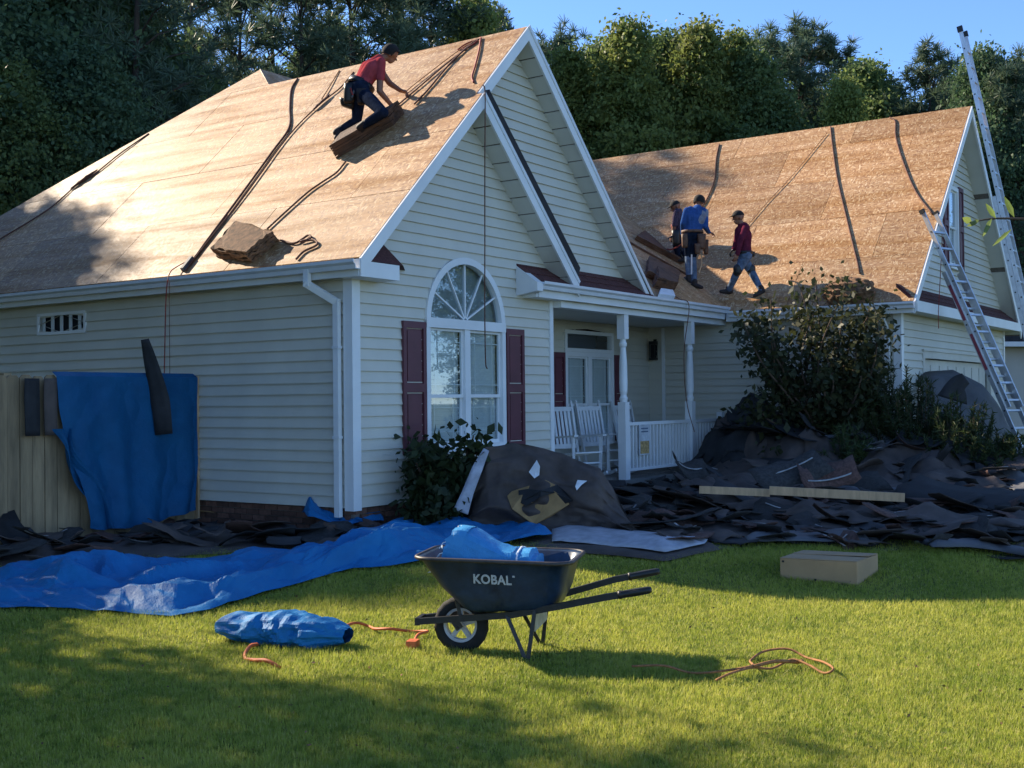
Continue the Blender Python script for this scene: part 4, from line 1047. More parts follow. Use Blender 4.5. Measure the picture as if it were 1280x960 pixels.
# large sheets draped over the pile
BL = [('brown_felt', 'brown'), ('black_felt', 'black'), ('grey_felt', 'grey'), ('brown_felt', 'brown')]
def draped(cx, cy, a, b, rot, mat, label, group, seed):
    FF = facets(a, b, .3, .22, seed, 1.); rr = random.Random(seed); jag = [rr.uniform(-.1, .1) for _ in range(40)]
    def fn(u, v):
        x = (u-.5)*a+(jag[int(v*12)] if u in (0, 1) else 0); y = (v-.5)*b+(jag[int(u*16)+16] if v in (0, 1) else 0)
        X = cx+x*math.cos(rot)-y*math.sin(rot); Y = cy+x*math.sin(rot)+y*math.cos(rot); X = min(X, 9.5)
        e = .25+.75*min(1, min(u, 1-u, v, 1-v)*6)
        return Vector((X, Y, ground(X, Y)+.06+max(heap_h(X, Y), .9*heap_h(X-.1, Y))+(.16*FF(u*a, v*b))*e))
    tag(grid_obj('felt_sheet', fn, 22, 16, mat, thick=.006), label, 'felt sheet', group)
for i, (cx, cy, a, b, ro, k) in enumerate([(8.7, -1.2, 1.3, 1.0, .4, 1), (8.0, -1.0, 1.2, .8, 1.2, 1), (8.9, -1.9, 1.2, .9, .2, 1), (7.2, -1.4, 1.4, .9, .6, 0), (8.3, -2.9, 1.3, .8, 1., 2), (7.2, -2.8, 1.2, .7, .3, 0), (8.2, -4.3, 1.5, .8, 1.4, 1), (7.0, -4.6, 1.4, .8, 1.1, 0), (5.4, -2.0, 1.6, 1.0, .2, 0), (4.2, -2.9, 1.5, .9, .7, 3), (5.3, -3.9, 1.4, .8, 1.3, 2), (3.6, -4.2, 1.6, .8, 1.1, 0), (5.9, -5.4, 1.4, .9, .9, 1), (3.6, -5.6, 1.5, .7, 1.5, 3), (7.6, -5.6, 1.3, .8, .4, 2)]):
    draped(cx, cy, a, b, ro, BL[k][0], 'wide torn '+BL[k][1]+' felt sheet draped over the debris pile', BL[k][1]+' felt sheets on the debris', 40+i)
# pieces the picture shows clearly
for (x, y, dz, s, rz, mk, tl, lab) in [
    (985, 590, .55, (.95, .5), .4, 'shingle_dark', (.55, -.35), 'large charcoal sheet tilted above the left end of the planks'),
    (1035, 595, .5, (.75, .42), .25, 'shingle_brown', (.7, -.2), 'large reddish brown sheet tilted above the planks'),
    (985, 645, .12, (.85, .62), -.6, 'shingle_dark', (.3, .1), 'broad charcoal sheet hanging below the crossing of the planks'),
    (1050, 660, .06, (1.1, .5), -.75, 'shingle_dark', (.16, .05), 'long charcoal sheet lying flat below the long plank'),
    (1200, 620, .28, (1.5, .7), -.9, 'black_felt', (.25, .1), 'wide curled black felt sheet near the foot of the ladder'),
    (1150, 655, .10, (1.2, .25), -.4, 'shingle_brown', (.1, .2), 'long narrow brown strip pointing at the curled black sheet'),
    (860, 585, .55, (.5, .4), .3, 'shingle_dark', (.6, .3), 'charcoal shingle leaning at the foot of the porch railing')]:
    p = onZ(x, y, dz); shingle_piece(p, s, YAW-math.pi/2+rz, mk, lab, None, .08, tl, mk.startswith('sh'))
# pale undersides along the near edge of the felt
for (up, lo, lab) in [([(690, 664), (760, 664), (830, 674), (885, 682)], [(690, 684), (760, 688), (830, 699), (880, 688)], 'pale silvery plastic sheet at the lawn edge by the felt heap'),
                      ([(930, 680), (1000, 668), (1060, 670), (1085, 682)], [(935, 684), (1000, 684), (1060, 684), (1095, 688)], 'grey felt flap curled up at the lawn edge behind the cardboard box'),
                      ([(1160, 690), (1200, 682), (1240, 684), (1285, 698)], [(1165, 694), (1210, 694), (1250, 698), (1290, 708)], 'grey felt flap curled up at the lawn edge below the ladder')]:
    o = ground_sheet('felt_edge', up, lo, 'pale_backing' if 'silvery' in lab else 'grey_felt', .10, 3, 36, 8, base=.05); tag(o, lab, 'felt edge')
o = ground_sheet('felt_sheet', [(640, 662), (720, 662), (800, 664), (860, 668)], [(640, 684), (720, 694), (830, 706), (900, 690)], 'brown_felt', .07, 6, 40, 10, base=.015); tag(o, 'brown felt sheet spread flat in front of the felt heap', 'felt sheet')
# debris strip along the left wall and fence foot
o = ground_sheet('felt_sheet', [(-60, 668), (60, 664), (150, 656), (250, 645), (350, 650), (430, 658), (500, 662)], [(-60, 714), (60, 712), (180, 704), (300, 692), (420, 690), (500, 684), (540, 672)], 'brown_felt', .13, 11, 90, 16, base=.01); tag(o, 'dark torn felt strewn along the left wall and fence foot', 'felt sheet')
cnt = 0
while cnt < 46:
    x = rs.uniform(-20, 480); lo_ = np.interp(x, [-20, 150, 300, 480], [712, 704, 690, 680]); hi_ = np.interp(x, [-20, 100, 250, 430], [672, 668, 652, 655])
    p = onG(x, rs.uniform(hi_, lo_)); k = rs.choices([0, 1, 2, 3], [4, 2, 3, 3])[0]
    if p.x > -.25 and p.y > -.3: continue
    shingle_piece(p+Vector((0, 0, rs.uniform(.06, .17))), (rs.uniform(.3, .8), rs.uniform(.2, .4)), rs.uniform(0, 6.28), KS[k][0], KS[k][1].replace('debris pile', 'debris by the left wall'), KS[k][2]+' by the left wall', rs.uniform(-.05, .1), (rs.gauss(0, .2), rs.gauss(0, .18)), rs.random() < .2)
    cnt += 1
p = onG(275, 655); shingle_piece(p+Vector((0, 0, .16)), (.7, .3), .5, 'plywood_tan', 'tan board scrap on the debris beside the left wall', None, .02, (.1, .05))
p = onG(10, 690); shingle_piece(p+Vector((0, 0, .2)), (.5, .5), .2, 'black_felt', 'black felt piece leaning against the fence foot', None, .05, (.8, .1))
# planks
def plank(a, b, da, db, wd, label, th=.04):
    p = onZ(*a, da); q = onZ(*b, db); tag(MB().bar(p, q, th, wd).build('plank', 'lumber'), label, 'plank')
plank((874, 612), (962, 616), .40, .36, .09, 'short pale wood plank lying across the debris by the porch'); plank((962, 613), (1131, 622), .40, .34, .10, 'long pale wood plank lying across the debris before the shrubs')
# grey felt sheet draped before the garage door
def gs(u, v):
    top = [(1150, 478), (1172, 464), (1205, 462), (1232, 476), (1255, 510), (1275, 552)]
    bot = [(1165, 575), (1190, 590), (1215, 600), (1240, 605), (1270, 612), (1300, 622)]
    a = atD(*polyat([(x, y, 0) for x, y in top], u)[:2], 19.6+.9*u); b = atD(*polyat([(x, y, 0) for x, y in bot], u)[:2], 18.6+.4*u)
    p = a.lerp(b, v); p = p+_F*(.16*math.sin(u*9+v*2)*(.3+v*.7)+.12*noise.noise((u*4, v*3, 2))); 
    if v < .06: p = p+_F*(.5*(1-v/.06))
    return p
tag(grid_obj('felt_sheet', gs, 36, 24, 'grey_felt', thick=.006), 'grey felt sheet draped over the shrubs before the garage door', 'felt sheet')
ribbon('felt_strip', [atD(1190, 500, 18.9), atD(1196, 482, 18.9), atD(1207, 473, 18.9)], [.5, .3, .2], 'black_felt', 'black torn felt scrap on the grey sheet before the garage door', 'felt scrap', .02)
# ================================================================== cardboard box
def box_thing():
    a = onG(975, 722); b = onG(1072, 732); c = onG(1098, 714); e1 = b-a; e2 = (c-b); e2 = e2.normalized()*.62
    z0 = min(a.z, b.z)-.01; h = .215; P = [a, b, b+e2, a+e2]
    P = [Vector((p.x, p.y, z0)) for p in P]; root = empty('cardboard_box', P[0]); tag(root, 'closed flat cardboard box lying on the shaded lawn', 'box')
    bm = MB().prism(P, (0, 0, h)).build('carton', 'cardboard', root)
    mod = bm.modifiers.new('b', 'BEVEL'); mod.width = .008; mod.segments = 2
    up = Vector((0, 0, h+.001)); m1 = P[0].lerp(P[1], .49)+up
    T = [P[0]+up, P[1]+up, P[2]+up, P[3]+up]
    def lid(q, tilt): 
        return MB().prism(q, (0, 0, .005)).build('flap', 'cardboard', root)
    mid0 = T[0].lerp(T[3], .495); mid1 = T[1].lerp(T[2], .495); lid([T[0], T[1], mid1, mid0], 0)
    mid0 = T[0].lerp(T[3], .505); mid1 = T[1].lerp(T[2], .505); lid([mid0+Vector((0, 0, .004)), mid1+Vector((0, 0, .012)), T[2], T[3]], 0)
    n_ = e1.cross(Vector((0, 0, 1))).normalized()
    for f, z in ((.45, .04), (.03, .19)):
        q = P[0].lerp(P[1], f)+Vector((0, 0, z)); MB().bar(q+n_*.002, q+e1.normalized()*.02+n_*.002, .006, .018).build('staple_mark', 'black_plastic', root)
box_thing()
# ================================================================== bundle of folded tarp on the lawn
def lump(name, A, B, rad, mat, label, cat, seed, flat=.55, ntw=3, parent=None):
    A = Vector(A); B = Vector(B); ax = (B-A); L = ax.length; ax.normalize(); sd_ = ax.cross(Vector((0, 0, 1))).normalized()
    def fn(u, v):
        t = u; r = rad*(math.sin(math.pi*(.04+.92*t))**.45)*(1+.22*noise.noise((t*4, seed, 0))); a = 2*math.pi*v
        w_ = crease(t*3+math.cos(a)*.3, math.sin(a)*.5+t*.8, 1.9, seed)
        r *= .66+.55*w_+.16*noise.noise((t*9, math.cos(a)*2, math.sin(a)*2+seed))
        z = max(0, flat*r*math.sin(a)+flat*rad*.8)
        return A+ax*(L*t)+sd_*(r*math.cos(a))+Vector((0, 0, z))
    return tag(grid_obj(name, fn, 54, 40, mat, parent, thick=0), label, cat)
a = onG(276, 800); b = onG(436, 812); lump('tarp_bundle', a+Vector((0, 0, -.02)), b+Vector((0, 0, -.02)), .21, 'tarp_blue', 'rolled crumpled blue tarp bundle lying alone on the lawn', 'tarp', 3, .72)
def rope(name, pts, r, mat, label, group=None, cat='rope', n=5, sp=6, fuzzy=0):
    q = spline(pts, sp); return tag(MB().tube(q, r, n).build(name, mat, None, True), label, cat, group)
def ropeG(px, r, mat, label, cat='rope', dz=.03):
    return rope('rope' if cat == 'rope' else 'strap', [onG(*p)+Vector((0, 0, dz+.02*math.sin(i*2.1))) for i, p in enumerate(px)], r, mat, label, cat=cat)
ropeG([(322, 812), (312, 818), (306, 825), (318, 832), (334, 836), (350, 838)], .014, 'strap_orange', 'orange strap end beside the rolled blue tarp', 'strap', .035)
ropeG([(425, 792), (445, 788), (462, 787), (470, 793), (490, 796), (515, 793), (535, 796), (522, 804), (516, 813)], .011, 'strap_orange', 'orange strap running over the lawn to the wheelbarrow wheel', 'strap', .04)
tag(MB().box(onG(516, 812)+Vector((0, 0, .04)), (.10, .07, .05), Matrix.Rotation(.4, 3, 'Z')).build('strap_buckle', 'strap_orange'), 'orange strap buckle in the grass before the wheelbarrow wheel', 'buckle')
ropeG([(790, 843), (830, 846), (865, 848), (905, 849), (940, 846), (938, 832), (955, 824), (985, 824), (1008, 828), (1030, 838), (1042, 850), (1030, 848), (1012, 842), (990, 838), (965, 842), (942, 845), (915, 855), (895, 857)], .008, 'rope_tan', 'thin tan rope looped loosely on the sunlit lawn', dz=.05)
ropeG([(942, 845), (970, 842), (996, 836), (1003, 838)], .012, 'rope_tan', 'short thick tan rope end lying on the sunlit lawn loop', dz=.06)
# ================================================================== wheelbarrow
def wheelbarrow():
    g0 = onG(577, 813); ang = math.radians(-12)
    ax = (_R0*math.cos(ang)+Vector((math.cos(YAW), math.sin(YAW), 0))*math.sin(ang)).normalized()
    sy = Vector((0, 0, 1)).cross(ax); M = Matrix((ax, sy, Vector((0, 0, 1)))).transposed().to_4x4(); M.translation = g0+Vector((0, 0, -.012))
    root = empty('wheelbarrow'); root.matrix_basis = M; tag(root, 'dark steel wheelbarrow with black handles standing on the lawn', 'wheelbarrow')
    def add(mb, name, mat, par=root, sm=False):
        me = mb.mesh(name, mat, sm); bm = bmesh.new(); bm.from_mesh(me); bmesh.ops.recalc_face_normals(bm, faces=bm.faces); bm.to_mesh(me); bm.free()
        o = bpy.data.objects.new(name, me); col.objects.link(o); o.parent = par; return o
    # tray: rings of rounded rectangles, outside then inside
    def ring(x0, x1, hw0, hw1, z0, z1, rad, n=7):
        pts = []
        cs = [(x1-rad, hw1-rad, 0), (x0+rad, hw0-rad, 90), (x0+rad, -hw0+rad, 180), (x1-rad, -hw1+rad, 270)]
        for cx, cy, a0 in cs:
            for k in range(n):
                a = math.radians(a0+90*k/(n-1)); x = cx+rad*math.cos(a); pts.append(Vector((x, cy+rad*math.sin(a), z0+(z1-z0)*(x-x0)/(x1-x0))))
        return pts
    O = [ring(.12, .64, .17, .20, .305, .335, .07), ring(.06, .69, .21, .24, .325, .35, .09), ring(-.08, .745, .275, .29, .47, .46, .11), ring(-.22, .79, .32, .33, .665, .645, .12), ring(-.245, .815, .345, .355, .675, .655, .13), ring(-.24, .81, .34, .35, .69, .67, .13)]
    I = [ring(-.205, .775, .31, .32, .675, .655, .115), ring(-.07, .735, .265, .28, .475, .465, .105), ring(.09, .66, .19, .22, .33, .35, .08)]
    R = O+I; n = len(R[0]); mb = MB(); vs = [p for r in R for p in r]
    fs = [(i*n+j, i*n+(j+1) % n, (i+1)*n+(j+1) % n, (i+1)*n+j) for i in range(len(R)-1) for j in range(n)]
    fs += [tuple(range(n)), tuple((len(R)-1)*n+j for j in range(n))]
    mb.add(vs, fs); tray = add(mb, 'tray', 'tray_steel', sm=True)
    q = [p+Vector((0, 0, .006)) for p in O[4]]; add(MB().tube(q+[q[0], q[1]], .014, 8), 'rim', 'tray_rim', tray, True)
    # lettering on the side towards the viewer
    cu = bpy.data.curves.new('lettering', 'FONT'); cu.body = 'KOBAL'; cu.size = .088; cu.offset = .0024; cu.extrude = .0015; cu.space_character = 1.06
    to = bpy.data.objects.new('tmp', cu); col.objects.link(to); dg = bpy.context.evaluated_depsgraph_get(); dg.update()
    me = bpy.data.meshes.new_from_object(to.evaluated_get(dg)); bpy.data.objects.remove(to); me.materials.clear(); me.materials.append(MATS['letter_white'])
    wd = max(v.co.x for v in me.vertices)
    for v in me.vertices: v.co.x *= .26/wd
    LM = Matrix.Translation((.165, -.318, .525)) @ Matrix.Rotation(math.radians(-.8), 4, 'Z') @ Matrix.Rotation(math.radians(1.5), 4, 'Y') @ Matrix.Rotation(math.radians(90+14), 4, 'X')
    lo = bpy.data.objects.new('lettering', me); col.objects.link(lo); lo.parent = tray; lo.matrix_basis = LM
    # what is left of the worn T
    st_ = add(MB().box((.274, .058, 0), (.016, .012, .003)), 'lettering', 'letter_white', tray); st_.matrix_basis = LM
    # handles and frame
    for s in (-1, 1):
        dz = .0 if s < 0 else .03
        pts = [(-.29, s*.075, .215), (.05, s*.115, .255), (.40, s*.19, .300), (.72, s*.255, .375+dz*.4), (1.02, s*.285, .445+dz), (1.30, s*.305, .50+dz)]
        m = MB()
        for a, b in zip(pts[:-1], pts[1:]): d = (Vector(b)-Vector(a)).normalized()*.01; m.bar(Vector(a)-d, Vector(b)+d, .034, .042)
        h = add(m, 'handle', 'black_metal')
        m = MB(); a = Vector(pts[-2]).lerp(Vector(pts[-1]), .35); b = Vector(pts[-1])+(Vector(pts[-1])-Vector(pts[-2])).normalized()*.03; q = [a.lerp(b, t) for t in (0, .06, .12, .5, .9, 1)]
        m.tube(q, [.027, .029, .024, .026, .024, .018], 10); add(m, 'grip', 'black_plastic', h, True)
        # leg: front strut, rear strut, foot
        y = s*.24; m = MB()
        m.bar((.36, y*.8, .30), (.50, y*1.08, .02), .024, .012, (0, 1, 0)); m.bar((.56, y, .345), (.515, y*1.1, .02), .026, .014, (0, 1, 0)); m.bar((.47, y*1.1, .012), (.62, y*1.1, .008), .03, .016)
        add(m, 'leg', 'black_metal')
    add(MB().bar((.552, -.22, .26), (.552, .22, .26), .012, .12), 'cross_plate', 'plate_grey')
    m = MB(); m.bar((-.29, -.09, .215), (-.29, .09, .215), .03, .05); add(m, 'nose_guard', 'black_metal')
    for s in (-1, 1): add(MB().bar((-.02, s*.12, .46), (.02, s*.105, .27), .014, .025), 'brace', 'black_metal')
    # wheel: tyre torus, rim, hub, axle
    R_, r_ = .148, .042; V = []; nu, nv = 36, 12
    for i in range(nu):
        a = 2*math.pi*i/nu
        for j in range(nv):
            b = 2*math.pi*j/nv; rr_ = R_+r_*math.cos(b)+(.004 if (i % 2 and math.cos(b) > .5) else 0); V.append((rr_*math.cos(a), 1.05*r_*math.sin(b), .19+rr_*math.sin(a)))
    ty = add(MB().add(V, [(i*nv+j, ((i+1) % nu)*nv+j, ((i+1) % nu)*nv+(j+1) % nv, i*nv+(j+1) % nv) for i in range(nu) for j in range(nv)]), 'wheel', 'tyre', sm=True)
    m = MB()
    for y0, y1, ra, rb in ((-.03, .03, .118, .100),):
        for i in range(nu):
            a0, a1 = 2*math.pi*i/nu, 2*math.pi*(i+1)/nu
            P = lambda a, r, y: (r*math.cos(a), y, .19+r*math.sin(a))
            m.add([P(a0, ra, y0), P(a1, ra, y0), P(a1, ra, y1), P(a0, ra, y1), P(a0, rb, y0+.008), P(a1, rb, y0+.008), P(a1, rb, y1-.008), P(a0, rb, y1-.008)], [(0, 1, 5, 4), (3, 2, 6, 7), (4, 5, 6, 7), (0, 1, 2, 3)])
    rim_ = add(m, 'rim', 'wheel_rim', ty)
    for k in range(5):
        a = 2*math.pi*k/5+.3; m = MB(); m.bar((.02*math.cos(a), 0, .19+.02*math.sin(a)), (.106*math.cos(a), 0, .19+.106*math.sin(a)), .03, .035, (0, 1, 0)); add(m, 'spoke', 'wheel_rim', ty)
    add(MB().tube([(0, -.06, .19), (0, .06, .19)], .03, 12), 'hub', 'wheel_rim', ty); add(MB().tube([(0, -.13, .19), (0, .13, .19)], .010, 8), 'axle', 'black_metal')
    for s in (-1, 1): add(MB().bar((-.02, s*.112, .235), (.02, s*.112, .18), .014, .05), 'axle_bracket', 'black_metal')
    return M
WB = wheelbarrow()
def bag():
    root = empty('blue_bag', WB @ Vector((.1, 0, .4))); tag(root, 'torn bright blue plastic bag of scraps lying in the wheelbarrow', 'bag')
    def fn(u, v):
        a = 2*math.pi*v; t = u
        cx = -.07+.62*t; top = .86-.16*t+.03*math.sin(t*7); bot = .56-.16*smooth(0, .35, t)
        hz = (top-bot)/2*(1 if t < .93 else .75); cz = (top+bot)/2; hw = .20*(1-.12*t)
        sq = 1/max(abs(math.cos(a)), abs(math.sin(a)))**.55
        k = 1+.10*(crease(t*3, a*.6, 1.7, 6)-.4)+.05*noise.noise((t*7, math.cos(a)*3, math.sin(a)*3))
        ragged = .035*noise.noise((math.cos(a)*5, math.sin(a)*5, 1)) if u < .04 else 0
        return WB @ Vector((cx+ragged-.10*math.sin(a)*(1-t)*.0+(.06*(math.sin(a)) if u < .2 else 0), hw*math.cos(a)*k*sq, cz+hz*math.sin(a)*k*sq))
    grid_obj('skin', fn, 40, 36, 'bag_blue', root, thick=.006)
    # closed far end
    P = [fn(1, j/24) for j in range(24)]; c = sum(P, Vector())/24
    MB().add(P+[c+(WB.to_3x3() @ Vector((.03, 0, 0)))], [(j, (j+1) % 24, 24) for j in range(24)]).build('end', 'bag_blue', root, True)
    # frayed white threads at the open mouth
    for k in range(26):
        v = random.random(); p = fn(0.01, v); q = p+Vector((random.uniform(-.05, .05), random.uniform(-.05, .05), random.uniform(-.06, .02)))+WB.to_3x3() @ Vector((-.03, 0, 0))
        MB().tube([p, p.lerp(q, .5)+Vector((0, 0, .015)), q], .0035, 4).build('thread', 'paper_white', root)
    for t in (.74, .80): 
        pts = [fn(t, .05+.42*i/12)+Vector((0, 0, .008)) for i in range(13)]; MB().tube(pts, .008, 5).build('seam', 'paper_white' if t > .78 else 'bag_blue', root)
bag()
# ================================================================== ladders
def ladder(name, foot, top, across, sections, label, step=.305, mat='aluminium', wid=.42):
    """foot/top: lower-left and upper-left rail ends; across: unit vector along the rungs"""
    foot = Vector(foot); top = Vector(top); ac = Vector(across).normalized(); d = (top-foot); L = d.length; d.normalize(); nrm = ac.cross(d).normalized()
    root = empty(name, foot); tag(root, label, 'ladder')
    for si, (f0, f1, off, inset) in enumerate(sections):
        a = foot+d*(L*f0)+nrm*off; b = foot+d*(L*f1)+nrm*off
        for s in (0, 1):
            sh = ac*(inset if s == 0 else wid-inset)
            m = MB(); m.bar(a+sh, b+sh, .028, .072, nrm); r = m.build('rail', mat, root)
            if s == 0:
                for k in range(int((b-a).length/step)):
                    q = a+sh+d*(step*(k+.4)); m = MB(); m.tube([q-ac*.018, q-ac*.0135], .015, 8); m.build('rung_end', 'black_metal', r)
        for k in range(int((b-a).length/step)):
            q = a+d*(step*(k+.4)); MB().bar(q+ac*(inset+.01), q+ac*(wid-inset-.01), .034, .030, nrm).build('rung', mat, root)
    return root, foot, d, nrm, ac
l0 = onX(1148, 268, 10.5); l1 = onX(1270, 545, 10.5); dd = (l0-l1).normalized(); ft = l1+dd*((ground(10.5, -5)-l1.z)/dd.z)
R1 = ladder('extension_ladder', ft, l0, (.40, -.15, 0), [(0, .78, -.0, 0), (.28, 1, .075, .03)], 'aluminium extension ladder leaning on the left rake of the garage gable', wid=.42)
for f in (.60, .42): MB().bar(ft+dd*((l0-ft).length*f)+Vector((-.021, 0, 0)), ft+dd*((l0-ft).length*(f+.13))+Vector((-.021, 0, 0)), .004, .05, R1[3]).build('warning_label', 'ladder_label', R1[0])
for s in (0, .39): MB().bar(l0+R1[4]*(.015+s)+R1[3]*.075-dd*.02, l0+R1[4]*(.015+s)+R1[3]*.075+dd*.05, .04, .09, R1[3]).build('end_cap', 'black_plastic', R1[0])
t0 = onX(1195, 40, 13.55); t1 = onX(1275, 390, 13.55); dd = (t0-t1).normalized(); ft = t1+dd*((ground(13.5, -5)-t1.z)/dd.z)
R2 = ladder('extension_ladder', ft, t0, (1, 0, 0), [(0, .62, -.0, 0), (.2, 1, .078, .03)], 'very tall aluminium extension ladder rising past the garage ridge', wid=.44)
for s in (0, .40): MB().bar(t0+R2[4]*(.02+s)+R2[3]*.078-dd*.02, t0+R2[4]*(.02+s)+R2[3]*.078+dd*.09, .05, .10, R2[3]).build('end_cap', 'black_plastic', R2[0])
# ================================================================== rocking chairs
def rocking_chair(x, y, rz, label):
    root = empty('rocking_chair', (x, y, .28)); root.rotation_euler.z = rz; tag(root, label, 'chair')
    def add(name, mb):
        o = bpy.data.objects.new(name, mb.mesh(name, 'chair_white')); col.objects.link(o); o.parent = root
    for s in (-1, 1):
        q = [Vector((s*.25, -.42+.84*i/8, .02+.10*((i-4)/4)**2)) for i in range(9)]; m = MB()
        for a, b in zip(q[:-1], q[1:]): m.bar(a, b, .03, .045)
        add('rocker', m)
        add('front_leg', MB().bar((s*.26, -.24, .04), (s*.27, -.26, .66), .042, .042)); 
        add('back_post', MB().bar((s*.25, .22, .04), (s*.26, .46, 1.16), .04, .042)); add('armrest', MB().bar((s*.28, -.34, .68), (s*.27, .30, .64), .08, .025))
        add('stretcher', MB().bar((s*.26, -.24, .22), (s*.25, .24, .2), .025, .025)); add('finial', MB().lathe((s*.26, .465, 1.16), [(.012, 0), (.024, .02), (.02, .045), (.004, .06)], 8))
    add('stretcher', MB().bar((-.25, -.24, .26), (.25, -.24, .26), .025, .025))
    for k in range(7): add('seat_slat', MB().bar((-.26, -.26+k*.078, .42-.01*k), (.26, -.26+k*.078, .42-.01*k), .066, .02))
    for z in (.50, 1.08): f = (z-.04)/1.12; add('back_rail', MB().bar((-.25, .22+.24*f, z), (.25, .22+.24*f, z), .03, .07))
    for k in range(6): xx = -.185+k*.074; add('back_slat', MB().bar((xx, .335, .52), (xx, .44, 1.06), .045, .014, (0, 1, 0)))
c1 = onZ(735, 592, .28); c2 = onZ(768, 588, .28)
rocking_chair(5.75, .60, -.35, 'white slatted rocking chair on the porch nearest the arched window wall')
rocking_chair(6.75, .62, -.25, 'white slatted rocking chair beside the first porch post'); rocking_chair(8.35, .85, -.15, 'white slatted rocking chair behind the porch railing')
# flag hanging on the railing
fl = empty('garden_flag', (6.55, -.16, .6)); tag(fl, 'small printed garden flag hanging on the porch railing', 'flag')
f0 = onY(799, 531, -.15); f1 = onY(811, 568, -.15)
MB().bb((f0.x, -.150, f1.z), (f1.x+.04, -.144, f0.z)).build('cloth', 'flag_cloth', fl); MB().bb((f0.x+.03, -.1535, f1.z+.02), (f1.x+.01, -.1505, (f0.z+f1.z)/2-.02)).build('picture', 'flag_art', fl)
for zz in (.05, .10): MB().bb((f0.x+.06, -.1535, f0.z-zz-.02), (f1.x-.02, -.1505, f0.z-zz)).build('lettering', 'jeans_light', fl)
# ================================================================== things on the roofs
NL = Vector((-SL, 0, 1)).normalized(); EL = Vector((0, -1, 0)); UL = Vector((1, 0, SL)).normalized()
def onL(x, y, h=.0): return onP(x, y, PL_L[0], PL_L[1]+h*math.sqrt(1+SL*SL))
def onGp(x, y, h=.0): return onP(x, y, PL_G[0], PL_G[1]+h*math.sqrt(1+SL*SL))
def onB(x, y, h=.0): return onP(x, y, PL_B[0], PL_B[1]+h*math.sqrt(1+.69**2))
def bundle(name, P, thick, nrm, mat, label, cat, seed, layers=7, rag=.015, group=None):
    """stack of ragged slabs; P = four corners on the roof"""
    root = empty(name, P[0]); tag(root, label, cat, group); rr = random.Random(seed); P = [Vector(p) for p in P]
    for k in range(layers):
        n = 9; ring = []
        for i in range(4):
            for t in range(n):
                q = P[i].lerp(P[(i+1) % 4], t/n); ring.append(q+Vector([rr.uniform(-rag, rag) for _ in range(3)])*(1 if 0 < t else .5))
        off = nrm*(thick*k/layers+.004)
        MB().prism([q+off for q in ring], nrm*(thick/layers*.9)).build('shingle_layer', mat, root)
    return root
# bundle under the kneeling man (long side along the slope direction of the picture)
A = onL(421, 199); B = onL(492, 157); C_ = B+UL*.27+EL*.03; D_ = A+UL*.30
bundle('shingle_bundle', [A, B, C_, D_], .20, NL, 'wet_wood', 'long brown shingle bundle under the kneeling roofer', 'bundle', 2, 6, .008)
A = onL(272, 322); B = onL(316, 329); C_ = onL(349, 302); D_ = onL(305, 288)
bundle('shingle_bundle', [A, B, C_, D_], .16, NL, 'bundle_brown', 'rough brown shingle bundle lying above the left gutter', 'bundle', 3, 5, .02)
def clod(name, c, rad, mat, label, seed):
    bm = bmesh.new(); bmesh.ops.create_icosphere(bm, subdivisions=4, radius=1)
    for v in bm.verts:
        p = v.co.copy(); r = 1+.28*noise.fractal((p.x*2.3+seed, p.y*2.3, p.z*2.3), .9, 2.2, 5); v.co = Vector((p.x*rad[0], p.y*rad[1], p.z*rad[2]))*r
    me = bpy.data.meshes.new(name); bm.to_mesh(me); bm.free(); me.materials.append(MATS[mat]); o = link(name, me); o.location = c; tag(o, label, 'bundle'); return o
clod('shingle_bundle', onGp(1062, 366, .12), (.26, .42, .24), 'bundle_brown', 'crumbling round brown shingle bundle above the garage gutter', 3)
NB = Vector((0, -.69, 1)).normalized()
for i, (q, th, lab) in enumerate([([(793, 300), (846, 328), (836, 322), (803, 293)], .10, 'dark weathered shingle stack high on the shaded porch roof'), ([(834, 322), (868, 340), (862, 330), (840, 316)], .10, 'dark weathered shingle stack behind the man in blue'),
                                  ([(806, 346), (842, 364), (846, 346), (808, 327)], .12, 'wide dark shingle stack low on the shaded porch roof'), ([(816, 360), (840, 366), (842, 358), (815, 345)], .20, 'small wet shingle stack at the porch gutter')]):
    bundle('shingle_stack', [onB(*p) for p in q], th, NB, 'wet_wood', lab, 'shingles', 20+i, 5, .012)
tag(MB().prism([onB(822, 371, .01), onB(842, 374, .01), onB(839, 366, .01), onB(824, 364, .01)], NB*.06).build('plastic_scrap', 'paper_white'), 'white plastic scrap at the porch gutter', 'plastic scrap')
# toe board line across the shaded roof
tag(MB().bar(onB(787, 303, .02), onB(862, 345, .02), .04, .035, NB).build('toe_board', 'wet_wood'), 'thin dark toe board across the shaded porch roof', 'board')
# ropes
def ropeL(pts, r, mat, label, h=.02): return rope('rope', [onL(x, y, h) for x, y in pts], r, mat, label)
rp = [onL(372, 98, .01), onL(364, 112, .02), onL(362, 135, .02), onL(361, 160, .02), onL(340, 190, .02), onL(300, 245, .02), onL(262, 296, .02), onL(240, 326, .02), onL(228, 334, .03)]
rope('rope', rp, .016, 'rope_brown', 'brown safety rope running from the ridge down to the left gutter')
rope('rope', [onL(442, 90, .01), onL(425, 110, .02), onL(400, 130, .02), onL(362, 168, .02), onL(310, 238, .02), onL(255, 308, .02), onL(232, 338, .02)], 0.0102, 'rope_brown', 'brown safety rope with knot running down beside the kneeling roofer')
rope('rope', [onL(424, 88, .01), onL(412, 108, .02), onL(402, 124, .02)], 0.0082, 'rope_tan', 'short tan rope tied into the knot near the ridge')
tag(lump('rope_knot', onL(392, 138, .02), onL(412, 120, .02), 0.0340, 'rope_brown', 'brown rope knot on the left roof near the ridge', 'rope', 5, .8))
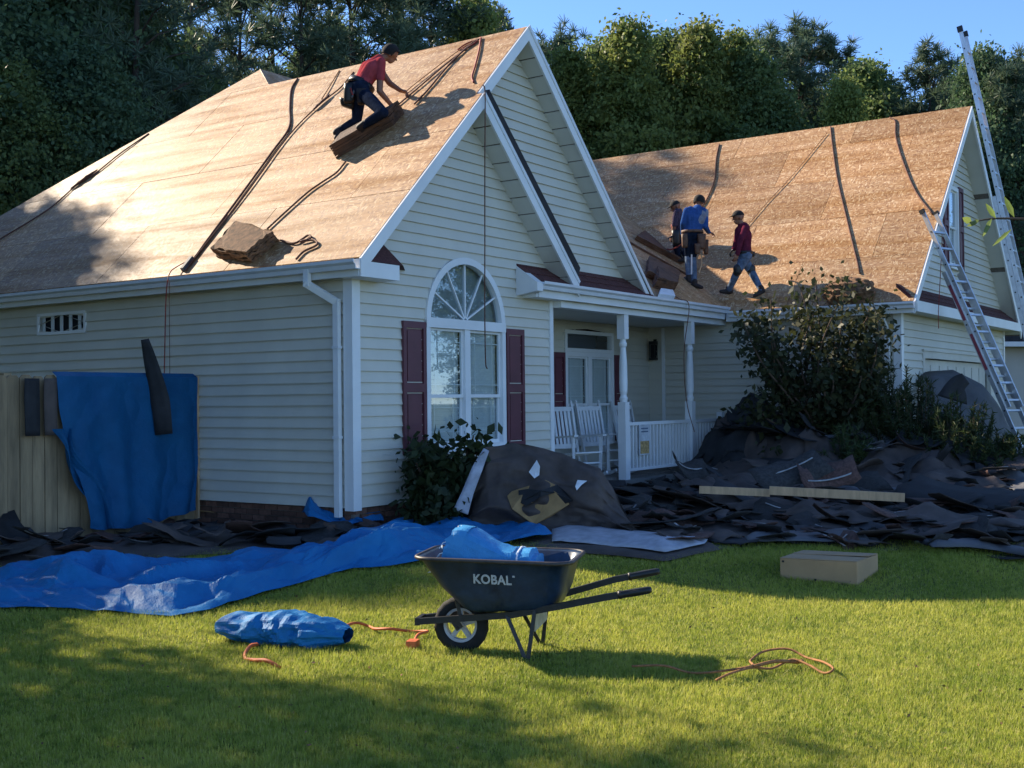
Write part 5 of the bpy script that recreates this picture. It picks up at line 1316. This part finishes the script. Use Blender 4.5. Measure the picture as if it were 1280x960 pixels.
rope('rope', [onL(432, 202, .02), onL(420, 216, .02), onL(402, 228, .02), onL(385, 240, .02), onL(360, 262, .02), onL(334, 286, .02)], 0.0122, 'rope_brown', 'brown rope joining the kneeling roofer bundle to the gutter bundle')
rope('rope', [onL(350, 300, .02), onL(368, 304, .02), onL(385, 294, .02), onL(388, 298, .03), onL(375, 302, .03), onL(392, 300, .02), onL(396, 306, .02), onL(380, 314, .02), onL(370, 324, .02)], 0.0136, 'rope_brown', 'loose brown rope coil above the left gutter')
rope('rope', [onL(186, 167, .01), onL(150, 192, .02), onL(120, 216, .02), onL(95, 232, .02), onL(60, 262, .02), onL(0, 299, .02), onL(-30, 318, .02)], 0.0122, 'rope_brown', 'dark rope lying along the far end of the left roof')
tag(lump('rope_knot', onL(88, 238, .01), onL(122, 214, .01), 0.0476, 'rope_brown', 'dark tangled rope knot at the far end of the left roof', 'rope', 8, .7))
rope('rope', [onL(242, 322, .02), onL(222, 333, .05), onL(213, 340, .07), Vector((-.37, onX(209, 350, -.37).y, 2.97)), Vector((-.37, onX(207, 370, -.37).y, 2.7)), Vector((-.35, onX(206, 440, -.35).y, 2.2)), Vector((-.34, onX(205, 480, -.34).y, 1.75))], 0.0075, 'rope_red', 'thin red rope hanging from the left gutter towards the fence')
rope('rope', [Vector((-.36, 2.62, 3.0)), Vector((-.36, 2.62, 2.5)), Vector((-.36, 2.62, 1.7))], 0.0041, 'rope_brown', 'thin dark cord hanging straight from the left gutter')
tag(MB().bar(onL(228, 337, .03), onL(240, 322, .03), .05, .05, NL).build('rope_grab', 'grey_felt'), 'grey rope grab clipped above the left gutter', 'rope clip')
ropeL([(495, 133), (520, 112), (560, 78), (598, 50)], 0.0109, 'rope_brown', 'brown rope held in the kneeling roofer near hand')
ropeL([(505, 116), (530, 96), (575, 62), (600, 48)], 0.0068, 'rope_tan', 'thin tan rope held in the kneeling roofer far hand')
ropeL([(518, 130), (535, 112), (562, 80), (590, 54), (602, 48)], 0.0136, 'rope_brown', 'thick brown rope running from the ridge to the dropped rope loop')
ropeL([(572, 62), (584, 54), (597, 50), (590, 56), (578, 62)], 0.0109, 'rope_red', 'red rope tangle at the ridge near the gable peak')
ropeL([(601, 47), (599, 62), (594, 82), (590, 96), (592, 103)], 0.0136, 'rope_red', 'dark red strap hanging from the ridge near the gable peak')
rope('rope', [Vector((2.06, -.345, 5.42)), Vector((2.08, -.36, 5.30)), onY(606, 200, -.37), onY(606, 300, -.37), onY(606, 400, -.37), onY(607, 452, -.37), onY(609, 461, -.37)], 0.0082, 'rope_brown', 'dark rope hanging down the front gable over the arched window')
def ropeGp(pts, r, mat, label): return rope('rope', [onGp(x, y, .02) for x, y in pts], r, mat, label)
ropeGp([(899, 180), (895, 200), (893, 225), (884, 248), (874, 264)], 0.0150, 'rope_brown', 'dark rope running from the garage ridge to the man in blue')
ropeGp([(1038, 158), (1041, 185), (1047, 225), (1060, 280), (1075, 342)], 0.0150, 'rope_brown', 'dark rope running straight down the middle of the garage roof')
ropeGp([(1112, 147), (1119, 152), (1120, 172), (1130, 205), (1145, 240), (1166, 268)], 0.0163, 'rope_brown', 'dark rope curving down the garage roof to the ladder top')
ropeGp([(1034, 166), (990, 220), (960, 252), (932, 285)], 0.0054, 'rope_brown', 'thin taut cord running down to the man in maroon')
rope('rope', [onGp(1168, 268, .05), Vector((10.95, -3.56, 4.3)), Vector((10.6, -3.62, 3.6)), Vector((10.35, -3.64, 2.9)), Vector((10.34, -3.64, 2.62))], 0.0061, 'rope_red', 'thin reddish cord hanging at the garage rake beside the ladder')
rope('rope', [onB(843, 370, .02), onB(850, 374, .05), Vector((7.62, -.42, 3.0)), onY(855, 440, -.41), onY(858, 500, -.42), onY(868, 540, -.5)], 0.0075, 'rope_brown', 'dark cord hanging from the porch gutter past the second post')
rope('rope', [onB(824, 296, .05), onB(830, 292, .08), onB(833, 300, .05), onB(826, 304, .04), onB(826, 296, .04)], .012, 'strap_orange', 'small orange hose loop on the shaded roof behind the crew')
# ================================================================== people
def cap_pts(m, p, q, r0, r1, n=12):
    """closed tapered capsule"""
    p = Vector(p); q = Vector(q); d = (q-p); L = d.length
    if L < 1e-5: d = Vector((0, 0, 1))
    d.normalize(); pts = []; rs = []
    for k in range(4): a = math.pi/2*k/4; pts.append(p-d*r0*math.cos(a)); rs.append(max(.0005, r0*math.sin(a)))
    for t in (0, .5, 1): pts.append(p+d*L*t); rs.append(r0+(r1-r0)*t)
    for k in range(3, -1, -1): a = math.pi/2*k/4; pts.append(q+d*r1*math.cos(a)); rs.append(max(.0005, r1*math.sin(a)))
    m.tube(pts, rs, n)
class Body:
    def __init__(s): s.pr = []      # (p,q,r0,r1,mat,priority)
    def cap(s, p, q, r0, r1, mat, pri=0): s.pr.append((Vector(p), Vector(q), r0, r1, mat, pri))
    def chain(s, pts, rs, mat, pri=0):
        for i in range(len(pts)-1): s.cap(pts[i], pts[i+1], rs[i], rs[i+1], mat, pri)
    def hand(s, wrist, d, palm_n, mat, curl=.7, sc_=1.):
        """palm and five unequal curled fingers; d points from wrist to knuckles, palm_n out of the palm"""
        d = Vector(d).normalized(); n = Vector(palm_n); n = (n-d*n.dot(d)).normalized(); sd_ = d.cross(n)
        w_ = Vector(wrist)
        for o_ in (-.028, -.009, .010, .028): s.cap(w_+sd_*o_*.7*sc_, w_+d*.085*sc_+sd_*o_*sc_, .017*sc_, .014*sc_, mat)
        for o_, L in ((-.030, .030), (-.010, .036), (.011, .034), (.030, .027)):
            p = w_+d*.088*sc_+sd_*o_*sc_; a = 0; 
            for k, f in enumerate((1., .8, .6)):
                a += curl*(.7 if k == 0 else 1); dd_ = d*math.cos(a)+n*math.sin(a); q = p+dd_*L*f*sc_*1.05; s.cap(p, q, .0105*sc_, .0095*sc_, mat); p = q
        p = w_+d*.03*sc_-sd_*.03*sc_; q = p+(d*.6-sd_*.7+n*.45).normalized()*.045*sc_; s.cap(p, q, .013*sc_, .011*sc_, mat); s.cap(q, q+(d*.8+n*.5).normalized()*.032*sc_, .011*sc_, .009*sc_, mat)
    def build(s, name, parent, vox=.0095):
        m = MB()
        for p, q, r0, r1, mat, pri in s.pr: cap_pts(m, p, q, r0, r1)
        me = bpy.data.meshes.new(name); me.from_pydata(m.v, [], m.f); o = bpy.data.objects.new('tmp', me); col.objects.link(o)
        md = o.modifiers.new('r', 'REMESH'); md.mode = 'VOXEL'; md.voxel_size = vox
        sm = o.modifiers.new('s', 'SMOOTH'); sm.factor = .5; sm.iterations = 3
        dg = bpy.context.evaluated_depsgraph_get(); dg.update(); out = bpy.data.meshes.new_from_object(o.evaluated_get(dg)); bpy.data.objects.remove(o)
        mats = []; [mats.append(x[4]) for x in s.pr if x[4] not in mats]
        out.materials.clear(); [out.materials.append(MATS[k]) for k in mats]
        n = len(out.polygons); C = np.empty(n*3, dtype=np.float32); out.polygons.foreach_get('center', C); C = C.reshape(-1, 3)
        best = np.full(n, 1e9); idx = np.zeros(n, dtype=np.int32)
        for p, q, r0, r1, mat, pri in s.pr:
            a = np.array(p); ab = np.array(q-p); t = ((C-a)@ab/max(1e-9, ab@ab)).clip(0, 1); dist = np.linalg.norm(C-(a+t[:, None]*ab), axis=1)-(r0+(r1-r0)*t)-pri
            k = dist < best; best[k] = dist[k]; idx[k] = mats.index(mat)
        out.polygons.foreach_set('material_index', idx); out.polygons.foreach_set('use_smooth', [True]*n); out.name = name
        # cloth wrinkles as fine relief of the surface
        return link(name, out, parent)
def head(b, c, fwd, up, hair_parent, style, skin='skin', r=.098):
    """skull, jaw, nose, ears as part of the body; hair or cap as child mesh"""
    c = Vector(c); f = Vector(fwd).normalized(); u = Vector(up); u = (u-f*u.dot(f)).normalized(); s_ = f.cross(u)
    b.cap(c+u*.02-f*.012, c+u*.025+f*.012, r*.92, r*.90, skin); b.cap(c-u*.03+f*.02, c-u*.075+f*.042, r*.62, r*.42, skin)
    b.cap(c-u*.01+f*.085, c-u*.03+f*.108, .012, .016, skin)
    for k in (-1, 1):
        b.cap(c+s_*k*.086-u*.005, c+s_*k*.090-u*.035-f*.005, .014, .012, skin); b.cap(c+f*.078+s_*k*.034+u*.022, c+f*.080+s_*k*.012+u*.026, .012, .010, skin)
    b.cap(c-u*.062+f*.085-s_*.018, c-u*.062+f*.085+s_*.018, .010, .010, skin)
    m = MB(); V = []; nu, nv = 22, 12
    lim = -.25 if style != 'cap' else .12
    for j in range(nv+1):
        th = math.pi/2-(math.pi/2-math.asin(lim))*j/nv if style == 'cap' else math.pi/2-(math.pi/2+.42)*j/nv
        for i in range(nu):
            a = 2*math.pi*i/nu; fr = math.cos(a)
            t2 = th if style == 'cap' else (th if th > .32 or fr < .2 else max(th, .32+.35*fr-.2))
            R = r*1.03+(.006 if style == 'cap' else .012+.006*noise.noise((math.cos(a)*4, math.sin(a)*4, j*.7)))
            V.append(c+u*.018+f*(R*1.05*math.cos(t2)*fr)+s_*(R*.93*math.cos(t2)*math.sin(a))+u*(R*1.06*math.sin(t2)))
    m.add(V, [(j*nu+i, j*nu+(i+1) % nu, (j+1)*nu+(i+1) % nu, (j+1)*nu+i) for j in range(nv) for i in range(nu)])
    o = m.build('cap' if style == 'cap' else 'hair', 'hair', hair_parent, True)
    if style == 'cap':
        P = [c+u*.035+f*(r*.85+.085*math.cos(a))+s_*(.075*math.sin(a))-u*.010*math.cos(a) for a in [math.pi*(i/8-.5) for i in range(9)]]
        MB().prism(P, u*.008).build('cap_brim', 'hair', o)
    for k in (-1, 1): MB().lathe(c+f*.094+s_*k*.032+u*.006-Vector((0, 0, .006)), [(.003, 0), (.007, .004), (.007, .008), (.003, .012)], 8).build('eye', 'black_plastic', hair_parent)
def boot(b, ankle, toe_dir, up, mat='boot'):
    a = Vector(ankle); t = Vector(toe_dir).normalized(); u = Vector(up).normalized()
    b.cap(a+u*.03, a-u*.035-t*.03, .052, .046, mat, .004); b.cap(a-u*.05-t*.035, a-u*.055+t*.14, .040, .034, mat, .004); b.cap(a-u*.03+t*.02, a-u*.05+t*.12, .042, .032, mat, .004)
def pouch(parent, c, ax, up, size, mat='belt_leather', name='tool_pouch'):
    ax = Vector(ax).normalized(); u = Vector(up).normalized(); n = ax.cross(u).normalized(); c = Vector(c); w_, h, d = size
    P = lambda x, y, z: c+ax*x*w_+u*z*h+n*y*d
    ring = []
    for z, k in ((-.5, .72), (-.35, .9), (.2, 1), (.5, 1.05)):
        for a in range(12): t = 2*math.pi*a/12; ring.append(P(.5*k*math.copysign(abs(math.cos(t))**.7, math.cos(t)), .5*k*math.copysign(abs(math.sin(t))**.7, math.sin(t)), z))
    m = MB().add(ring, [(j*12+i, j*12+(i+1) % 12, (j+1)*12+(i+1) % 12, (j+1)*12+i) for j in range(3) for i in range(12)]+[tuple(range(12)), tuple(36+i for i in range(12))])
    return m.build(name, mat, parent, True)
def belt(parent, c, axis, fwd, rx, ry, mat='belt_leather', ht=.05):
    ax = Vector(axis).normalized(); f = Vector(fwd); f = (f-ax*f.dot(ax)).normalized(); s_ = ax.cross(f); c = Vector(c); V = []; n = 24
    for z in (-.5, .5):
        for rr_ in (1, .9):
            for i in range(n): a = 2*math.pi*i/n; V.append(c+ax*z*ht+(f*ry*math.cos(a)+s_*rx*math.sin(a))*rr_)
    Fs = []
    for i in range(n):
        j = (i+1) % n; Fs += [(i, j, 2*n+j, 2*n+i), (n+i, n+j, 3*n+j, 3*n+i), (i, j, n+j, n+i), (2*n+i, 2*n+j, 3*n+j, 3*n+i)]
    return MB().add(V, Fs).build('tool_belt', mat, parent, True)
RT = _R0.copy(); FW = Vector((math.cos(YAW), math.sin(YAW), 0)); UPZ = Vector((0, 0, 1))
def torso(b, hipc, chest, neck, across, mat, wh=.10, wc=.125, r=.125, dep=1.0):
    across = Vector(across).normalized()
    hipc = Vector(hipc); chest = Vector(chest); neck = Vector(neck); mid = hipc.lerp(chest, .5)
    for k in (-1, 1):
        b.chain([hipc+across*k*wh*.75, mid+across*k*wh*.62, chest+across*k*wc*.72, neck.lerp(chest, .35)+across*k*wc*.95], [r*.98, r*.93, r*1.0, r*.62], mat)
    b.chain([hipc, mid, chest, neck.lerp(chest, .2)], [r*.98, r*.97, r*1.05, r*.7], mat)
def kneeling():
    b = Body(); D = depth(onL(470, 150)); root = empty('person', onL(455, 165, .1)); tag(root, 'roofer in red shirt kneeling on the left roof holding ropes', 'person')
    J = lambda x, y, dd=0.: atD(x, y, D+dd)
    hip = J(449, 111, -.02); chest = J(463, 87, .05); neck = J(476, 73, .10); hd = J(487.5, 67.5, .13)
    ac = (FW*.85-RT*.35+UPZ*.25).normalized()
    torso(b, hip, chest, neck, ac, 'shirt_red', .10, .14, .118)
    b.cap(hip-ac*.07, hip+ac*.07, .135, .135, 'jeans', .01); b.cap(neck, hd-UPZ*.03, .055, .055, 'skin')
    head(b, hd, RT*.86-UPZ*.40+FW*.32, UPZ*.8+RT*.5, root, 'hair')
    sn = neck.lerp(chest, .35)-ac*.185; sf_ = neck.lerp(chest, .30)+ac*.175
    en = J(474.5, 114, -.10); wn = J(488.5, 130.5, .02); b.chain([sn, sn.lerp(en, .55)], [.066, .058], 'shirt_red'); b.chain([sn.lerp(en, .5), en, wn], [.047, .042, .030], 'skin')
    b.hand(wn, J(496, 136, .05)-wn, FW*.6-UPZ*.5, 'skin', .75)
    ef = J(487, 104, .22); wf = J(500.5, 113.2, .16); b.chain([sf_, sf_.lerp(ef, .5)], [.064, .056], 'shirt_red'); b.chain([sf_.lerp(ef, .45), ef, wf], [.046, .041, .030], 'skin')
    b.hand(wf, J(507, 115, .14)-wf, -FW*.3-UPZ*.8, 'skin', .8)
    kA = onL(446, 151, .08); aA = onL(423, 164, .07); b.chain([hip-ac*.02, hip.lerp(kA, .5), kA], [.105, .086, .066], 'jeans'); b.chain([kA, kA.lerp(aA, .4), aA], [.064, .062, .046], 'jeans'); boot(b, aA, onL(415, 176, .02)-aA, aA-kA)
    kB = onL(479, 141, .27); aB = onL(452, 158, .20); b.chain([hip+ac*.06-UPZ*.03, hip.lerp(kB, .5), kB], [.105, .088, .070], 'jeans'); b.chain([kB, kB.lerp(aB, .4), aB], [.066, .064, .048], 'jeans'); boot(b, aB, onL(447, 168, .12)-aB, aB-kB)
    b.build('body', root)
    up = (chest-hip).normalized(); belt(root, hip+up*.05, up, RT, .17, .185, 'black_plastic', .075)
    pouch(root, J(437, 117, -.10), RT, UPZ+RT*.1, (.16, .26, .12), 'black_plastic'); pouch(root, J(452, 121, -.19), RT, UPZ, (.13, .20, .10), 'boot')
    pouch(root, J(434, 130, -.04), RT*.9-UPZ*.3, UPZ, (.20, .10, .12), 'black_plastic')
    for (x0, y0, x1, y1, mt) in ((438, 110, 441, 119, 'rope_red'), (443, 112, 440, 122, 'grey_felt'), (453, 117, 450, 126, 'rope_red')): MB().tube([J(x0, y0, -.17-.002*x0/440), J(x1, y1, -.2)], .012, 7).build('hand_tool', mt, root)
kneeling()
def blue_man():
    b = Body(); ft = onB(869, 357); D = depth(ft); root = empty('person', ft); tag(root, 'roofer in blue and grey hooded top standing with tool belt on the shaded roof', 'person')
    J = lambda x, y, dd=0.: atD(x, y, D+dd); ac = (RT*.9+FW*.4).normalized()
    hip = J(865.5, 294, .02); chest = J(868, 271, .02); neck = J(872, 259, .06); hd = J(874, 252.5, .10)
    torso(b, hip, chest, neck, ac, 'shirt_blue', .095, .135, .118); b.cap(hip-ac*.06, hip+ac*.06, .125, .125, 'jeans', .008); b.cap(neck, hd-UPZ*.03, .055, .055, 'skin')
    b.cap(chest+ac*.13+UPZ*.02-FW*.03, chest+ac*.10-UPZ*.06-FW*.05, .095, .085, 'shirt_grey', .012); b.cap(neck-FW*.06-UPZ*.04, neck-FW*.09-UPZ*.13, .075, .06, 'shirt_blue', .006)
    head(b, hd, FW*.75+RT*.55-UPZ*.25, UPZ, root, 'hair')
    sl_ = neck.lerp(chest, .45)-ac*.195; sr_ = neck.lerp(chest, .45)+ac*.185
    el = J(854, 279, -.05); wl_ = J(853.5, 292, .18); b.chain([sl_, el, wl_], [.068, .055, .042], 'shirt_blue'); b.hand(wl_, FW*.7-UPZ*.6, RT, 'skin', .6)
    er = J(881.5, 283, .02); wr = J(885.5, 290, .20); b.chain([sr_, er], [.070, .056], 'shirt_grey'); b.chain([sr_.lerp(er, .45), er, wr], [.062, .055, .040], 'shirt_blue', .004); b.hand(wr, J(890, 291.5, .24)-wr, -RT*.3-UPZ*.7, 'skin', .7)
    a1 = J(868, 351.5, -.02); k1 = J(865.5, 322, .06); b.chain([hip+ac*.06-UPZ*.04, k1], [.100, .070], 'jeans'); b.chain([k1, k1.lerp(a1, .35), a1], [.070, .068, .050], 'jeans_light'); boot(b, onB(868.5, 354, .06), RT*.75-FW*.6-UPZ*.2, UPZ)
    f2 = onB(861, 348, .05); k2 = J(860.5, 320, .10); b.chain([hip-ac*.09-UPZ*.04, k2], [.098, .068], 'jeans'); b.chain([k2, k2.lerp(f2, .4), f2], [.068, .064, .050], 'jeans_light'); boot(b, f2, -RT*.3+FW*.8+UPZ*.5, UPZ)
    b.build('body', root); belt(root, hip+UPZ*.06, UPZ, FW, .20, .165)
    pouch(root, J(877, 302, -.08), RT, UPZ, (.15, .27, .13)); pouch(root, J(882, 309, .06), FW, UPZ, (.16, .26, .10)); pouch(root, J(856, 301, -.06), RT, UPZ, (.12, .24, .12)); pouch(root, J(872, 311, -.10), RT, UPZ, (.11, .18, .09))
    MB().bar(J(864.6, 318, -.09), J(864.4, 343, -.09), .012, .022).build('trouser_stripe', 'paper_white', root)
    MB().tube([J(877, 318, 0), J(877, 330, .0), J(874, 341, .0)], .012, 7).build('hammer_handle', 'lumber', root)
blue_man()
def dark_man():
    b = Body(); ft = onGp(849, 322); D = depth(ft); root = empty('person', ft); tag(root, 'roofer in dark patterned shirt stooping beside the man in blue', 'person')
    J = lambda x, y, dd=0.: atD(x, y, D+dd); ac = (FW*.8+RT*.3).normalized()
    hip = J(851, 293, 0); chest = J(849, 273, -.05); neck = J(848, 263, -.08); hd = J(844.5, 258.5, -.12)
    torso(b, hip, chest, neck, ac, 'shirt_plaid', .095, .13, .115); b.cap(hip-ac*.06, hip+ac*.06, .125, .125, 'jeans', .008); b.cap(neck, hd-UPZ*.03, .052, .052, 'skin')
    head(b, hd, -RT*.9-UPZ*.35-FW*.1, UPZ-RT*.3, root, 'cap', r=.092)
    s1 = neck.lerp(chest, .4)-ac*.17; e1 = J(843, 281, -.2); w1 = J(841, 293, -.16); b.chain([s1, e1], [.062, .052], 'shirt_plaid'); b.chain([e1, w1], [.044, .031], 'skin'); b.hand(w1, -UPZ*.8-RT*.5, RT, 'skin', .7)
    s2 = neck.lerp(chest, .4)+ac*.17; e2 = J(850, 282, .18); w2 = J(846, 293, .2); b.chain([s2, e2], [.062, .052], 'shirt_plaid'); b.chain([e2, w2], [.044, .031], 'skin'); b.hand(w2, -UPZ*.8-RT*.5, RT, 'skin', .7)
    f1 = onGp(848, 321, .05); k1 = J(845, 306, -.12); b.chain([hip-ac*.07, k1], [.098, .070], 'jeans'); b.chain([k1, f1], [.068, .050], 'jeans'); boot(b, f1, -RT, UPZ)
    f2 = onGp(858, 322, .05); k2 = J(852, 307, .08); b.chain([hip+ac*.07, k2], [.098, .070], 'jeans'); b.chain([k2, f2], [.068, .050], 'jeans'); boot(b, f2, -RT, UPZ)
    b.build('body', root); belt(root, hip+UPZ*.05, UPZ, -RT, .19, .165, 'black_plastic'); pouch(root, J(845, 297, -.22), RT, UPZ, (.16, .28, .13), 'black_plastic'); pouch(root, J(842, 284, -.16), RT, UPZ, (.10, .10, .09), 'rope_red')
    MB().tube([J(846, 292, -.26), J(835, 298, -.24)], .014, 7).build('hand_tool', 'black_plastic', root)
    rope('air_hose', [J(853, 304, -.1), J(846, 309, -.2), J(838, 312, -.2), J(834, 311, -.1)], .014, 'rope_red', 'red air hose trailing beside the stooping roofer', cat='hose')
dark_man()
def maroon_man():
    b = Body(); ft = onGp(930, 372); D = depth(onGp(930, 370)); root = empty('person', ft); tag(root, 'roofer in maroon hooded top and black cap striding across the garage roof', 'person')
    J = lambda x, y, dd=0.: atD(x, y, D+dd); ac = (FW*.9-RT*.2).normalized()
    hip = J(930, 320, 0); chest = J(929, 295, 0); neck = J(927, 281, 0); hd = J(923, 272, 0)
    torso(b, hip, chest, neck, ac, 'shirt_maroon', .085, .12, .118); b.cap(hip-ac*.06, hip+ac*.06, .122, .122, 'jeans_light', .004); b.cap(neck, hd-UPZ*.03, .055, .055, 'skin'); b.cap(neck+RT*.05-UPZ*.02, neck+RT*.09-UPZ*.12, .07, .055, 'shirt_maroon', .006)
    head(b, hd, -RT*.97-UPZ*.12-FW*.15, UPZ, root, 'cap')
    s1 = neck.lerp(chest, .4)-ac*.17; e1 = J(925.5, 300, -.2); w1 = J(922, 317, -.2); b.chain([s1, e1, w1], [.068, .055, .042], 'shirt_maroon'); b.hand(w1, -UPZ*.9-RT*.4, FW-RT*.3, 'skin', .5)
    s2 = neck.lerp(chest, .4)+ac*.17; e2 = J(921, 300, .18); w2 = J(917.5, 311, .14); b.chain([s2, e2, w2], [.066, .054, .042], 'shirt_maroon'); b.hand(w2, -UPZ*.7-RT*.7, RT, 'black_plastic', .6)
    f1 = onGp(911, 363, .05); k1 = J(922, 339, -.06); b.chain([hip-ac*.06-UPZ*.03, k1], [.100, .072], 'jeans_light'); b.chain([k1, k1.lerp(f1, .35), f1], [.070, .066, .050], 'jeans_light'); boot(b, f1+UPZ*.02, -RT*.95+UPZ*.12, UPZ)
    f2 = onGp(951.5, 362, .05); k2 = J(939, 339, .06); b.chain([hip+ac*.06-UPZ*.03, k2], [.100, .072], 'jeans_light'); b.chain([k2, k2.lerp(f2, .35), f2], [.070, .066, .050], 'jeans_light'); boot(b, f2, -RT*.8-UPZ*.35-FW*.1, UPZ)
    b.cap(k1+UPZ*.05, k1-UPZ*.01, .080, .076, 'black_plastic', .008); b.cap(k2+UPZ*.05, k2-UPZ*.01, .080, .076, 'black_plastic', .008)
    b.build('body', root); belt(root, hip+UPZ*.05, UPZ, -RT, .175, .16, 'black_plastic'); pouch(root, J(941, 318, 0), FW, UPZ, (.10, .09, .07), 'black_plastic')
maroon_man()
